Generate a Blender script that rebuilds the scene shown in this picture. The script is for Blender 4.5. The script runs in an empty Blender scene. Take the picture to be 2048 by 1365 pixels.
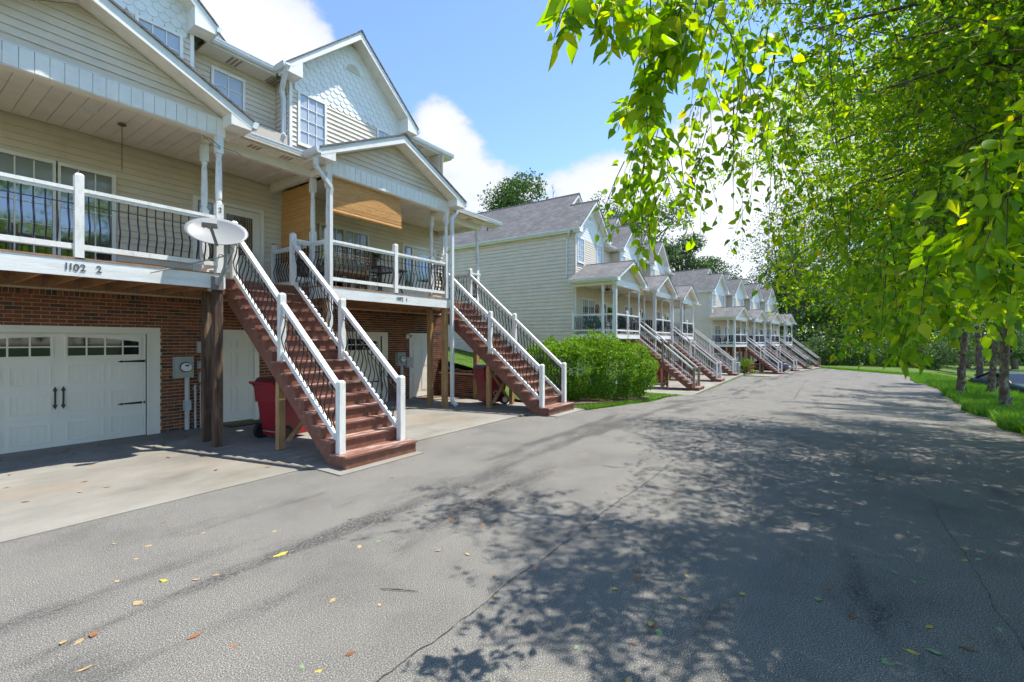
import bpy, math, random
import numpy as np
from mathutils import Vector, Matrix
random.seed(7); RNG = np.random.default_rng(7)
sc = bpy.context.scene
COL = sc.collection
R = math.radians

# ------------------------------------------------------------------ camera, sky, sun, exposure
F = 915.0; H = 1.85; CA = math.atan2(636.0, F)
cam = bpy.data.cameras.new('camera'); camo = bpy.data.objects.new('camera', cam); COL.objects.link(camo)
cam.sensor_width = 36; cam.lens = F / 2048 * 36; cam.clip_end = 2000; cam.clip_start = .05
camo.location = (0, 0, H); camo.rotation_euler = (R(90), 0, CA - R(90)); sc.camera = camo
SUN = Vector((.34, -.28, 1.0)).normalized()
sun = bpy.data.lights.new('sun', 'SUN'); suno = bpy.data.objects.new('sun', sun); COL.objects.link(suno)
sun.energy = 3.6; sun.angle = R(.55); sun.color = (1, .95, .86)
suno.rotation_euler = SUN.to_track_quat('Z', 'Y').to_euler()
vs = sc.view_settings; vs.view_transform = 'Standard'; vs.look = 'None'; vs.gamma = 1; vs.exposure = 1.2; vs.use_curve_mapping = False

def pixdir(u, v):
    fx = Vector((math.cos(CA), math.sin(CA), 0)); rx = Vector((math.sin(CA), -math.cos(CA), 0))
    return (fx + rx * ((u - 1024) / F) + Vector((0, 0, 1)) * (-(v - 682.5) / F)).normalized()
def at(u, v, d):
    fx = Vector((math.cos(CA), math.sin(CA), 0)); rx = Vector((math.sin(CA), -math.cos(CA), 0))
    return Vector((0, 0, H)) + (fx + rx * ((u - 1024) / F) + Vector((0, 0, 1)) * (-(v - 682.5) / F)) * d
def proj(p):
    d = p[0] * math.cos(CA) + p[1] * math.sin(CA); r = p[0] * math.sin(CA) - p[1] * math.cos(CA)
    d = max(d, .01)
    return 1024 + F * r / d, 682.5 - F * (p[2] - H) / d, d

w = bpy.data.worlds.new('World'); sc.world = w; w.use_nodes = True
def build_world():
    nt = w.node_tree; nt.nodes.clear(); N = nt.nodes.new; L = nt.links.new
    sky = N('ShaderNodeTexSky'); sky.sky_type = 'NISHITA'; sky.sun_disc = False
    sky.sun_elevation = math.asin(SUN.z); sky.sun_rotation = math.atan2(SUN.x, SUN.y)
    sky.air_density = .85; sky.dust_density = .1; sky.ozone_density = 4.0; sky.altitude = 300
    b1 = N('ShaderNodeBackground'); b1.inputs[1].default_value = .15; L(sky.outputs[0], b1.inputs[0])
    tc = N('ShaderNodeTexCoord'); nrm = N('ShaderNodeVectorMath'); nrm.operation = 'NORMALIZE'; L(tc.outputs['Generated'], nrm.inputs[0])
    d = nrm.outputs[0]
    mp = N('ShaderNodeMapping'); mp.inputs['Scale'].default_value = (1, 1, 1.9); L(d, mp.inputs[0])
    n1 = N('ShaderNodeTexNoise'); n1.inputs['Scale'].default_value = 3.4; n1.inputs['Detail'].default_value = 9; n1.inputs['Roughness'].default_value = .58; n1.inputs['Distortion'].default_value = .35
    L(mp.outputs[0], n1.inputs['Vector'])
    n2 = N('ShaderNodeTexNoise'); n2.inputs['Scale'].default_value = 11; n2.inputs['Detail'].default_value = 8; n2.inputs['Roughness'].default_value = .6
    L(mp.outputs[0], n2.inputs['Vector'])
    def m(op, a, b, c=None):
        k = N('ShaderNodeMath'); k.operation = op
        for i, x in enumerate((a, b, c)):
            if x is None: continue
            if isinstance(x, (int, float)): k.inputs[i].default_value = x
            else: L(x, k.inputs[i])
        return k.outputs[0]
    n3 = N('ShaderNodeTexNoise'); n3.inputs['Scale'].default_value = 26; n3.inputs['Detail'].default_value = 5; n3.inputs['Roughness'].default_value = .55; L(mp.outputs[0], n3.inputs['Vector'])
    acc = m('ADD', m('ADD', m('MULTIPLY', n1.outputs[0], .46), m('MULTIPLY', n2.outputs[0], .30)), m('MULTIPLY_ADD', n3.outputs[0], .12, .04))  # offset adds extra cloud all round, mostly out of view, to whiten the fill light
    # cumulus heaps and the haze band of cloud near the horizon, as directions in the sky
    for (u, v, wid, amp) in ((870, 215, .075, .40), (915, 262, .085, .22), (985, 325, .12, .26), (1120, 330, .13, .30), (1250, 340, .16, .26), (1420, 300, .14, .16), (560, 50, .13, .18), (440, 30, .16, .14), (480, 130, .10, .12),
                             (640, 105, .07, .13), (1400, 460, .22, .2), (1420, 330, .16, .16), (1600, 340, .15, .15), (960, 410, .12, .14),
                             (1060, 130, .24, -.46), (1060, 215, .10, -.2), (1330, 200, .2, -.22), (700, 10, .12, -.1), (760, 30, .13, -.22), (1180, 120, .2, -.2), (840, 130, .1, -.2), (1280, 440, .07, -.1), (1100, 235, .12, -.12)):
        dv = pixdir(u, v); vm = N('ShaderNodeVectorMath'); vm.operation = 'DISTANCE'; L(d, vm.inputs[0]); vm.inputs[1].default_value = dv
        q = m('DIVIDE', vm.outputs['Value'], wid); g = m('POWER', 2.718, m('MULTIPLY', m('MULTIPLY', q, q), -1.0))
        acc = m('MULTIPLY_ADD', g, amp, acc)
    r = N('ShaderNodeMapRange'); r.interpolation_type = 'SMOOTHSTEP'; r.inputs['From Min'].default_value = .50; r.inputs['From Max'].default_value = .65
    L(acc, r.inputs['Value'])
    cr = N('ShaderNodeMapRange'); cr.inputs['From Min'].default_value = .45; cr.inputs['From Max'].default_value = .95; cr.inputs['To Min'].default_value = .40; cr.inputs['To Max'].default_value = .60
    L(acc, cr.inputs['Value'])
    cc = N('ShaderNodeCombineColor'); L(m('MULTIPLY', cr.outputs[0], .965), cc.inputs[0]); L(m('MULTIPLY', cr.outputs[0], .985), cc.inputs[1]); L(m('MULTIPLY', cr.outputs[0], 1.03), cc.inputs[2])
    b2 = N('ShaderNodeBackground'); b2.inputs[1].default_value = .92; L(cc.outputs[0], b2.inputs[0])
    mx = N('ShaderNodeMixShader'); L(m('MULTIPLY', r.outputs[0], .93), mx.inputs[0]); L(b1.outputs[0], mx.inputs[1]); L(b2.outputs[0], mx.inputs[2])
    o = N('ShaderNodeOutputWorld'); L(mx.outputs[0], o.inputs[0])
build_world()
w.cycles.sampling_method = 'MANUAL'; w.cycles.sample_map_resolution = 512
cy = sc.cycles; cy.max_bounces = 6; cy.diffuse_bounces = 4; cy.glossy_bounces = 2; cy.transmission_bounces = 4; cy.use_adaptive_sampling = True; cy.adaptive_threshold = .03; cy.transparent_max_bounces = 6; cy.use_denoising = True; cy.caustics_reflective = False; cy.caustics_refractive = False

# ------------------------------------------------------------------ materials
MAT = {}
def nodes(name):
    m = bpy.data.materials.new(name); m.use_nodes = True; nt = m.node_tree
    b = nt.nodes['Principled BSDF']; MAT[name] = m
    return m, nt, nt.nodes.new, nt.links.new, b
def rgb(c): return (c[0], c[1], c[2], 1)
def ramp(N, stops):
    r = N('ShaderNodeValToRGB'); e = r.color_ramp.elements
    while len(e) < len(stops): e.new(.5)
    for k, (p, c) in enumerate(stops): e[k].position = p; e[k].color = rgb(c)
    return r
def noise(N, L, vec, scale, detail=6, rough=.6, stretch=None):
    if stretch:
        mp = N('ShaderNodeMapping'); mp.inputs['Scale'].default_value = stretch; L(vec, mp.inputs[0]); vec = mp.outputs[0]
    n = N('ShaderNodeTexNoise'); n.inputs['Scale'].default_value = scale; n.inputs['Detail'].default_value = detail; n.inputs['Roughness'].default_value = rough
    L(vec, n.inputs['Vector']); return n
def mul(c, k): return tuple(min(1, x * k) for x in c)
def plain(name, col, rough=.6, var=.12, scale=5, bump=0, bscale=80, spec=.4, metal=0, stretch=None, objvar=0, dirt=None, dirtscale=3, dirtamt=.5, coat=0):
    m, nt, N, L, b = nodes(name)
    g = N('ShaderNodeNewGeometry'); n = noise(N, L, g.outputs['Position'], scale, stretch=stretch)
    rp = ramp(N, [(.3, mul(col, 1 - var)), (.7, mul(col, 1 + var))]); L(n.outputs[0], rp.inputs[0]); c = rp.outputs[0]
    if dirt:
        n3 = noise(N, L, g.outputs['Position'], dirtscale, 8, .7, stretch)
        r3 = N('ShaderNodeMapRange'); r3.inputs['From Min'].default_value = .5; r3.inputs['From Max'].default_value = .72; r3.inputs['To Max'].default_value = dirtamt
        L(n3.outputs[0], r3.inputs[0]); mx = N('ShaderNodeMix'); mx.data_type = 'RGBA'; L(r3.outputs[0], mx.inputs['Factor']); L(c, mx.inputs['A']); mx.inputs['B'].default_value = rgb(dirt); c = mx.outputs['Result']
    if objvar:
        oi = N('ShaderNodeObjectInfo'); r2 = N('ShaderNodeMapRange'); r2.inputs['To Min'].default_value = 1 - objvar; r2.inputs['To Max'].default_value = 1 + objvar
        L(oi.outputs['Random'], r2.inputs[0]); hs = N('ShaderNodeHueSaturation'); L(r2.outputs[0], hs.inputs['Value']); L(c, hs.inputs['Color']); c = hs.outputs[0]
    L(c, b.inputs['Base Color']); b.inputs['Roughness'].default_value = rough; b.inputs['Metallic'].default_value = metal; b.inputs['Specular IOR Level'].default_value = spec
    if coat: b.inputs['Coat Weight'].default_value = coat; b.inputs['Coat Roughness'].default_value = .08
    if bump:
        n2 = noise(N, L, g.outputs['Position'], bscale, 4, .6, stretch); bp = N('ShaderNodeBump'); bp.inputs['Strength'].default_value = bump; bp.inputs['Distance'].default_value = .01
        L(n2.outputs[0], bp.inputs['Height']); L(bp.outputs[0], b.inputs['Normal'])
    return m
SID = (.69, .60, .485)
plain('siding', SID, .55, .05, 2.5, .06, 120, objvar=.035, dirt=(.44, .40, .31), dirtscale=1.6, dirtamt=.35)
plain('sheathing', mul(SID, .8), .7, .04)
plain('scale_white', (.74, .75, .71), .5, .04, 4, objvar=.03)
plain('white_trim', (.80, .78, .72), .45, .05, 3, dirt=(.5, .48, .42), dirtscale=4, dirtamt=.3)
plain('white_paint', (.74, .74, .71), .5, .07, 5, .25, 40, stretch=(1, 1, .3), dirt=(.40, .36, .30), dirtscale=9, dirtamt=.6)
plain('beam_paint', (.72, .73, .72), .55, .06, 4, .3, 30, stretch=(.3, 1, 1.5), dirt=(.40, .37, .33), dirtscale=5, dirtamt=.4)
plain('ceiling_white', (.78, .73, .64), .55, .05, 3, objvar=.02, dirt=(.48, .44, .37), dirtscale=2, dirtamt=.25)
plain('soffit_cream', (.74, .69, .60), .55, .05, 3, objvar=.03, dirt=(.40, .34, .26), dirtscale=5, dirtamt=.35)
plain('gutter_white', (.66, .685, .68), .35, .05, 3, dirt=(.42, .41, .38), dirtscale=6, dirtamt=.3, stretch=(1, 1, .4))
plain('door_white', (.76, .73, .64), .45, .03, 3)
plain('garage_white', (.74, .71, .62), .45, .03, 2)
plain('iron_black', (.012, .013, .018), .38, .2, 20, spec=.5)
plain('stair_red', (.17, .066, .043), .6, .16, 6, .25, 60, dirt=(.34, .20, .16), dirtscale=10, dirtamt=.45, objvar=.06)
plain('tread_red', (.20, .085, .06), .65, .2, 9, .35, 50, stretch=(.25, 2, 1), dirt=(.46, .36, .31), dirtscale=7, dirtamt=1.6, objvar=.1)
plain('wood_dark', (.075, .042, .027), .8, .55, 7, .6, 40, stretch=(3, 3, .25), dirt=(.27, .19, .125), dirtscale=2.6, dirtamt=1.2)
plain('wood_tan', (.36, .215, .095), .7, .3, 8, .4, 40, stretch=(3, 3, .3), dirt=(.17, .09, .04), dirtscale=5, dirtamt=.5)
plain('wood_joist', (.38, .19, .09), .75, .3, 8, .3, 40, stretch=(2, .3, 3), objvar=.12)
plain('wood_grey', (.24, .19, .14), .8, .3, 9, .4, 40, stretch=(3, 3, .3))
plain('deck_edge', (.36, .19, .10), .75, .3, 9, .3, 40)
plain('galvanised', (.42, .43, .42), .45, .15, 30, metal=.7)
plain('mortar', (.56, .43, .25), .9, .15, 20, .5, 150)
plain('foundation', (.40, .37, .31), .9, .12, 5, .4, 60)
plain('meter_grey', (.33, .36, .33), .5, .06, 8)
plain('meter_dark', (.02, .02, .02), .3)
plain('dial_white', (.7, .7, .68), .4, .05, 30)
plain('conduit_grey', (.46, .47, .45), .5, .06, 6)
plain('dish_grey', (.25, .26, .265), .45, .05, 5)
plain('dish_arm', (.17, .17, .165), .5, .1, 12)
plain('cart_red', (.25, .010, .018), .42, .12, 5, .08, 60, dirt=(.22, .05, .05), dirtscale=4, dirtamt=.3)
plain('cart_lid', (.085, .012, .016), .4, .1, 6)
plain('rubber', (.012, .012, .012), .7, .2, 20)
plain('cart_print', (.75, .74, .70), .6, .05)
plain('wicker', (.30, .235, .17), .8, .25, 40, .4, 200)
plain('cushion_blue', (.03, .05, .08), .9, .1, 10)
plain('table_metal', (.045, .03, .022), .35, .2, 12)
plain('glass_top', (.03, .035, .035), .06, .05, spec=.8)
plain('bamboo', (.55, .285, .09), .7, .25, 12, .5, 90, stretch=(.9, .9, 12), objvar=.12, dirt=(.33, .14, .04), dirtscale=5, dirtamt=.8)
plain('mat_dark', (.05, .04, .035), .95, .5, 40, .6, 200)
plain('mat_tan', (.30, .17, .08), .95, .3, 40, .6, 200)
plain('terracotta', (.28, .10, .05), .8, .1, 8)
plain('chair_green', (.05, .13, .075), .5, .1, 8)
plain('chair_black', (.015, .016, .016), .5, .1, 8)
plain('fan_brown', (.08, .05, .03), .5, .1)
plain('plastic_green', (.02, .22, .12), .5, .1)
plain('sign_white', (.8, .8, .78), .5, .03)
plain('number_iron', (.10, .10, .10), .5, .1)
plain('chain_rust', (.16, .10, .06), .7, .3, 30)
plain('cabinet_grey', (.36, .37, .36), .6, .08, 5)
plain('car_blue', (.035, .05, .075), .3, .06, 3, coat=1.0, spec=.5)
plain('car_teal', (.008, .028, .03), .45, .06, 3, spec=.2)
plain('car_glass', (.012, .014, .016), .05, .1, spec=.7)
plain('rim_metal', (.45, .45, .46), .35, .1, metal=.9)
plain('tail_red', (.35, .01, .012), .2, .1, coat=.6)
plain('brick_far', (.20, .075, .048), .85, .3, 14, .3, 60)
plain('bark_birch', (.115, .08, .058), .9, .5, 11, 1.0, 24, stretch=(1, 1, .5), dirt=(.34, .275, .22), dirtscale=8, dirtamt=1.3)
plain('bark_grey', (.16, .13, .10), .9, .35, 8, .8, 30, stretch=(1, 1, .3))
plain('twig', (.075, .05, .035), .8, .2, 20)
plain('soil', (.13, .085, .055), .95, .4, 9, .8, 60)
plain('paint_yellow', (.5, .44, .05), .8, .2, 60, dirt=(.2, .19, .18), dirtscale=60, dirtamt=.9)
plain('path_pale', (.50, .50, .46), .9, .08, 3)
plain('lamp_black', (.02, .02, .02), .4)

def glass(name, col, rough=.04, blinds=False, spec=.9):
    m, nt, N, L, b = nodes(name); c = col
    b.inputs['Base Color'].default_value = rgb(col); b.inputs['Roughness'].default_value = rough; b.inputs['Specular IOR Level'].default_value = spec; b.inputs['IOR'].default_value = 2.1
    if blinds:
        g = N('ShaderNodeNewGeometry'); sx = N('ShaderNodeSeparateXYZ'); L(g.outputs['Position'], sx.inputs[0])
        k = N('ShaderNodeMath'); k.operation = 'MULTIPLY'; k.inputs[1].default_value = 34; L(sx.outputs['Z'], k.inputs[0])
        f = N('ShaderNodeMath'); f.operation = 'FRACT'; L(k.outputs[0], f.inputs[0])
        rp = ramp(N, [(.0, mul(col, .45)), (.18, mul(col, .95)), (.8, mul(col, 1.1)), (1, mul(col, .6))]); L(f.outputs[0], rp.inputs[0]); L(rp.outputs[0], b.inputs['Base Color'])
        b.inputs['Roughness'].default_value = .5; b.inputs['Coat Weight'].default_value = 1; b.inputs['Coat Roughness'].default_value = .03
    return m
glass('glass_dark', (.012, .015, .015))
glass('glass_garage', (.012, .015, .015)); MAT['glass_garage'].node_tree.nodes['Principled BSDF'].inputs['IOR'].default_value = 1.35
glass('glass_blind_dark', (.075, .075, .066), blinds=True)
glass('glass_blind_light', (.25, .29, .33), blinds=True)
glass('glass_door', (.02, .022, .02), .12)

def mat_brick():
    m, nt, N, L, b = nodes('brick')
    a = N('ShaderNodeAttribute'); a.attribute_name = 'tint'; oi = N('ShaderNodeObjectInfo')
    s = N('ShaderNodeMath'); s.operation = 'ADD'; L(a.outputs['Fac'], s.inputs[0]); L(oi.outputs['Random'], s.inputs[1])
    f = N('ShaderNodeMath'); f.operation = 'FRACT'; L(s.outputs[0], f.inputs[0])
    rp = ramp(N, [(0, (.065, .033, .027)), (.18, (.08, .04, .032)), (.24, (.165, .05, .028)), (.5, (.24, .076, .037)), (.72, (.13, .04, .024)), (.86, (.20, .06, .03)), (1, (.28, .095, .048))]); L(f.outputs[0], rp.inputs[0])
    g = N('ShaderNodeNewGeometry'); n = noise(N, L, g.outputs['Position'], 22, 7, .65)
    mx = N('ShaderNodeMix'); mx.data_type = 'RGBA'; mx.blend_type = 'MULTIPLY'; mx.inputs['Factor'].default_value = .8
    r2 = ramp(N, [(.3, (.55, .5, .5)), (.68, (1.25, 1.2, 1.15))]); L(n.outputs[0], r2.inputs[0]); L(rp.outputs[0], mx.inputs['A']); L(r2.outputs[0], mx.inputs['B']); L(mx.outputs['Result'], b.inputs['Base Color'])
    b.inputs['Roughness'].default_value = .82
    n2 = noise(N, L, g.outputs['Position'], 120, 4); bp = N('ShaderNodeBump'); bp.inputs['Strength'].default_value = .4; bp.inputs['Distance'].default_value = .01; L(n2.outputs[0], bp.inputs['Height']); L(bp.outputs[0], b.inputs['Normal'])
mat_brick()

def mat_shingle(name, axis):
    m, nt, N, L, b = nodes(name); tc = N('ShaderNodeTexCoord'); sx = N('ShaderNodeSeparateXYZ'); L(tc.outputs['Object'], sx.inputs[0])
    cb = N('ShaderNodeCombineXYZ'); L(sx.outputs[axis], cb.inputs[0]); L(sx.outputs['Z'], cb.inputs[1])
    br = N('ShaderNodeTexBrick'); L(cb.outputs[0], br.inputs['Vector']); br.inputs['Scale'].default_value = 1; br.inputs['Brick Width'].default_value = .3; br.inputs['Row Height'].default_value = .095; br.inputs['Mortar Size'].default_value = .008; br.inputs['Mortar Smooth'].default_value = .4
    br.inputs['Color1'].default_value = rgb((.115, .114, .114)); br.inputs['Color2'].default_value = rgb((.175, .172, .168)); br.inputs['Mortar'].default_value = rgb((.07, .07, .07)); br.inputs['Bias'].default_value = -.1
    g = N('ShaderNodeNewGeometry'); n = noise(N, L, g.outputs['Position'], 1.2, 8, .7); mx = N('ShaderNodeMix'); mx.data_type = 'RGBA'; mx.blend_type = 'MULTIPLY'; mx.inputs['Factor'].default_value = 1
    r2 = ramp(N, [(.3, (.8, .8, .8)), (.7, (1.15, 1.15, 1.15))]); L(n.outputs[0], r2.inputs[0]); L(br.outputs[0], mx.inputs['A']); L(r2.outputs[0], mx.inputs['B']); L(mx.outputs['Result'], b.inputs['Base Color']); b.inputs['Roughness'].default_value = .9
    bp = N('ShaderNodeBump'); bp.inputs['Strength'].default_value = .5; bp.inputs['Distance'].default_value = .01; L(br.outputs['Fac'], bp.inputs['Height']); bp.invert = True; L(bp.outputs[0], b.inputs['Normal'])
mat_shingle('shingle_y', 'Y'); mat_shingle('shingle_x', 'X')

def mat_asphalt():
    m, nt, N, L, b = nodes('asphalt'); g = N('ShaderNodeNewGeometry'); P = g.outputs['Position']
    fine = noise(N, L, P, 125, 3, .75); r1 = ramp(N, [(.30, (.022, .021, .020)), (.43, (.10, .096, .088)), (.57, (.205, .197, .18)), (.68, (.56, .53, .47))]); L(fine.outputs[0], r1.inputs[0])
    mid = noise(N, L, P, 1.1, 9, .62); r2 = ramp(N, [(.28, (.78, .78, .79)), (.5, (1, 1, 1)), (.75, (1.14, 1.13, 1.1))]); L(mid.outputs[0], r2.inputs[0])
    mx = N('ShaderNodeMix'); mx.data_type = 'RGBA'; mx.blend_type = 'MULTIPLY'; mx.inputs['Factor'].default_value = 1; L(r1.outputs[0], mx.inputs['A']); L(r2.outputs[0], mx.inputs['B'])
    # worn dark tar patches, streaked along the drive
    st = noise(N, L, P, 1.0, 9, .66, (.35, 1.1, 1)); r3 = N('ShaderNodeMapRange'); r3.inputs['From Min'].default_value = .60; r3.inputs['From Max'].default_value = .72; r3.inputs['To Max'].default_value = .85
    sep = N('ShaderNodeSeparateXYZ'); L(P, sep.inputs[0]); acc = st.outputs[0]
    for (yy, wd, am) in ((3.9, .16, .16), (3.28, .22, .15), (4.4, .16, .12), (.45, .3, .07), (-2.2, .35, .08)):
        s1 = N('ShaderNodeMath'); s1.operation = 'SUBTRACT'; L(sep.outputs['Y'], s1.inputs[0]); s1.inputs[1].default_value = yy
        s2 = N('ShaderNodeMath'); s2.operation = 'DIVIDE'; L(s1.outputs[0], s2.inputs[0]); s2.inputs[1].default_value = wd
        s3 = N('ShaderNodeMath'); s3.operation = 'MULTIPLY'; L(s2.outputs[0], s3.inputs[0]); L(s2.outputs[0], s3.inputs[1])
        s4 = N('ShaderNodeMath'); s4.operation = 'ADD'; L(s3.outputs[0], s4.inputs[0]); s4.inputs[1].default_value = 1
        s5 = N('ShaderNodeMath'); s5.operation = 'DIVIDE'; s5.inputs[0].default_value = am; L(s4.outputs[0], s5.inputs[1])
        s6 = N('ShaderNodeMath'); s6.operation = 'ADD'; L(acc, s6.inputs[0]); L(s5.outputs[0], s6.inputs[1]); acc = s6.outputs[0]
    L(acc, r3.inputs[0])
    br = noise(N, L, P, 34, 5, .7); r4 = N('ShaderNodeMapRange'); r4.inputs['From Min'].default_value = .36; r4.inputs['From Max'].default_value = .56; L(br.outputs[0], r4.inputs[0])
    mm = N('ShaderNodeMath'); mm.operation = 'MULTIPLY'; L(r3.outputs[0], mm.inputs[0]); L(r4.outputs[0], mm.inputs[1])
    m2 = N('ShaderNodeMix'); m2.data_type = 'RGBA'; L(mm.outputs[0], m2.inputs['Factor']); L(mx.outputs['Result'], m2.inputs['A']); m2.inputs['B'].default_value = rgb((.045, .045, .046))
    # hairline cracks
    wp = noise(N, L, P, 2.2, 6); av = N('ShaderNodeVectorMath'); av.operation = 'MULTIPLY_ADD'; L(wp.outputs['Color'], av.inputs[0]); av.inputs[1].default_value = (.55, .55, 0); L(P, av.inputs[2])
    vo = N('ShaderNodeTexVoronoi'); vo.feature = 'DISTANCE_TO_EDGE'; vo.inputs['Scale'].default_value = .16; L(av.outputs[0], vo.inputs['Vector'])
    r5 = N('ShaderNodeMapRange'); r5.inputs['From Min'].default_value = .0006; r5.inputs['From Max'].default_value = .0016; r5.inputs['To Min'].default_value = .0; r5.inputs['To Max'].default_value = 0; L(vo.outputs[0], r5.inputs[0])
    m3 = N('ShaderNodeMix'); m3.data_type = 'RGBA'; L(r5.outputs[0], m3.inputs['Factor']); L(m2.outputs['Result'], m3.inputs['A']); m3.inputs['B'].default_value = rgb((.04, .04, .042))
    L(m3.outputs['Result'], b.inputs['Base Color']); b.inputs['Roughness'].default_value = .95; b.inputs['Specular IOR Level'].default_value = .08
    bp = N('ShaderNodeBump'); bp.inputs['Strength'].default_value = .22; bp.inputs['Distance'].default_value = .004; L(fine.outputs[0], bp.inputs['Height']); L(bp.outputs[0], b.inputs['Normal'])
mat_asphalt()
def mat_concrete():
    m, nt, N, L, b = nodes('concrete'); g = N('ShaderNodeNewGeometry'); P = g.outputs['Position']
    n = noise(N, L, P, .9, 10, .66, (.6, 1, 1)); r1 = ramp(N, [(.25, (.13, .122, .102)), (.45, (.215, .202, .172)), (.6, (.26, .248, .216)), (.8, (.33, .318, .285))]); L(n.outputs[0], r1.inputs[0])
    f = noise(N, L, P, 90, 4, .7); r2 = ramp(N, [(.3, (.82, .82, .82)), (.7, (1.12, 1.12, 1.12))]); L(f.outputs[0], r2.inputs[0])
    mx = N('ShaderNodeMix'); mx.data_type = 'RGBA'; mx.blend_type = 'MULTIPLY'; mx.inputs['Factor'].default_value = 1; L(r1.outputs[0], mx.inputs['A']); L(r2.outputs[0], mx.inputs['B'])
    s = noise(N, L, P, .7, 8, .6); r3 = N('ShaderNodeMapRange'); r3.inputs['From Min'].default_value = .52; r3.inputs['From Max'].default_value = .72; r3.inputs['To Max'].default_value = .5; L(s.outputs[0], r3.inputs[0])
    m2 = N('ShaderNodeMix'); m2.data_type = 'RGBA'; L(r3.outputs[0], m2.inputs['Factor']); L(mx.outputs['Result'], m2.inputs['A']); m2.inputs['B'].default_value = rgb((.27, .19, .115))
    L(m2.outputs['Result'], b.inputs['Base Color']); b.inputs['Roughness'].default_value = .85; b.inputs['Specular IOR Level'].default_value = .3
    bp = N('ShaderNodeBump'); bp.inputs['Strength'].default_value = .25; bp.inputs['Distance'].default_value = .005; L(f.outputs[0], bp.inputs['Height']); L(bp.outputs[0], b.inputs['Normal'])
mat_concrete()
def mat_ground():
    m, nt, N, L, b = nodes('turf'); g = N('ShaderNodeNewGeometry'); P = g.outputs['Position']
    n = noise(N, L, P, .8, 10, .7); r1 = ramp(N, [(.25, (.055, .075, .022)), (.5, (.085, .14, .03)), (.75, (.12, .18, .04))]); L(n.outputs[0], r1.inputs[0])
    L(r1.outputs[0], b.inputs['Base Color']); b.inputs['Roughness'].default_value = .95; b.inputs['Specular IOR Level'].default_value = .1
    f = noise(N, L, P, 70, 4); bp = N('ShaderNodeBump'); bp.inputs['Strength'].default_value = .8; bp.inputs['Distance'].default_value = .03; L(f.outputs[0], bp.inputs['Height']); L(bp.outputs[0], b.inputs['Normal'])
mat_ground()
def mat_leaf(name, stops, trans=.45, tcol=1.25, rough=.45, spec=.35):
    m, nt, N, L, b = nodes(name); a = N('ShaderNodeAttribute'); a.attribute_name = 'tint'
    rp = ramp(N, stops); L(a.outputs['Fac'], rp.inputs[0]); c = rp.outputs[0]
    L(c, b.inputs['Base Color']); b.inputs['Roughness'].default_value = rough; b.inputs['Specular IOR Level'].default_value = spec
    hs = N('ShaderNodeHueSaturation'); hs.inputs['Value'].default_value = tcol; hs.inputs['Saturation'].default_value = 1.08; hs.inputs['Hue'].default_value = .485; L(c, hs.inputs['Color'])
    t = N('ShaderNodeBsdfTranslucent'); L(hs.outputs[0], t.inputs[0])
    mx = N('ShaderNodeMixShader'); mx.inputs[0].default_value = trans; L(b.outputs[0], mx.inputs[1]); L(t.outputs[0], mx.inputs[2]); L(mx.outputs[0], nt.nodes['Material Output'].inputs[0])
mat_leaf('leaf_birch', [(0, (.04, .13, .014)), (.4, (.11, .24, .016)), (.75, (.21, .345, .02)), (.95, (.36, .41, .022)), (1, (.55, .42, .025))], .62, 2.05)
mat_leaf('leaf_back', [(0, (.02, .055, .012)), (.5, (.045, .11, .018)), (1, (.10, .18, .03))], .35, 1.4)
mat_leaf('leaf_pale', [(0, (.05, .10, .035)), (.5, (.09, .16, .05)), (1, (.15, .23, .07))], .35, 1.4)
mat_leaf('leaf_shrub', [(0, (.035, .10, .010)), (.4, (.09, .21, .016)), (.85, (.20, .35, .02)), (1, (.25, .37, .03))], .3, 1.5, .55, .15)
mat_leaf('grass_blade', [(0, (.04, .12, .012)), (.5, (.075, .22, .016)), (1, (.17, .32, .03))], .4, 1.5)
mat_leaf('fern', [(0, (.03, .12, .01)), (1, (.10, .26, .02))], .35, 1.5)
for nm, c in (('dry_orange', (.27, .105, .035)), ('dry_tan', (.36, .26, .13)), ('dry_yellow', (.42, .32, .06)), ('dry_brown', (.17, .075, .03)), ('fallen_green', (.16, .27, .12))):
    plain(nm, c, .7, .25, 30, .3, 90)

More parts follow.
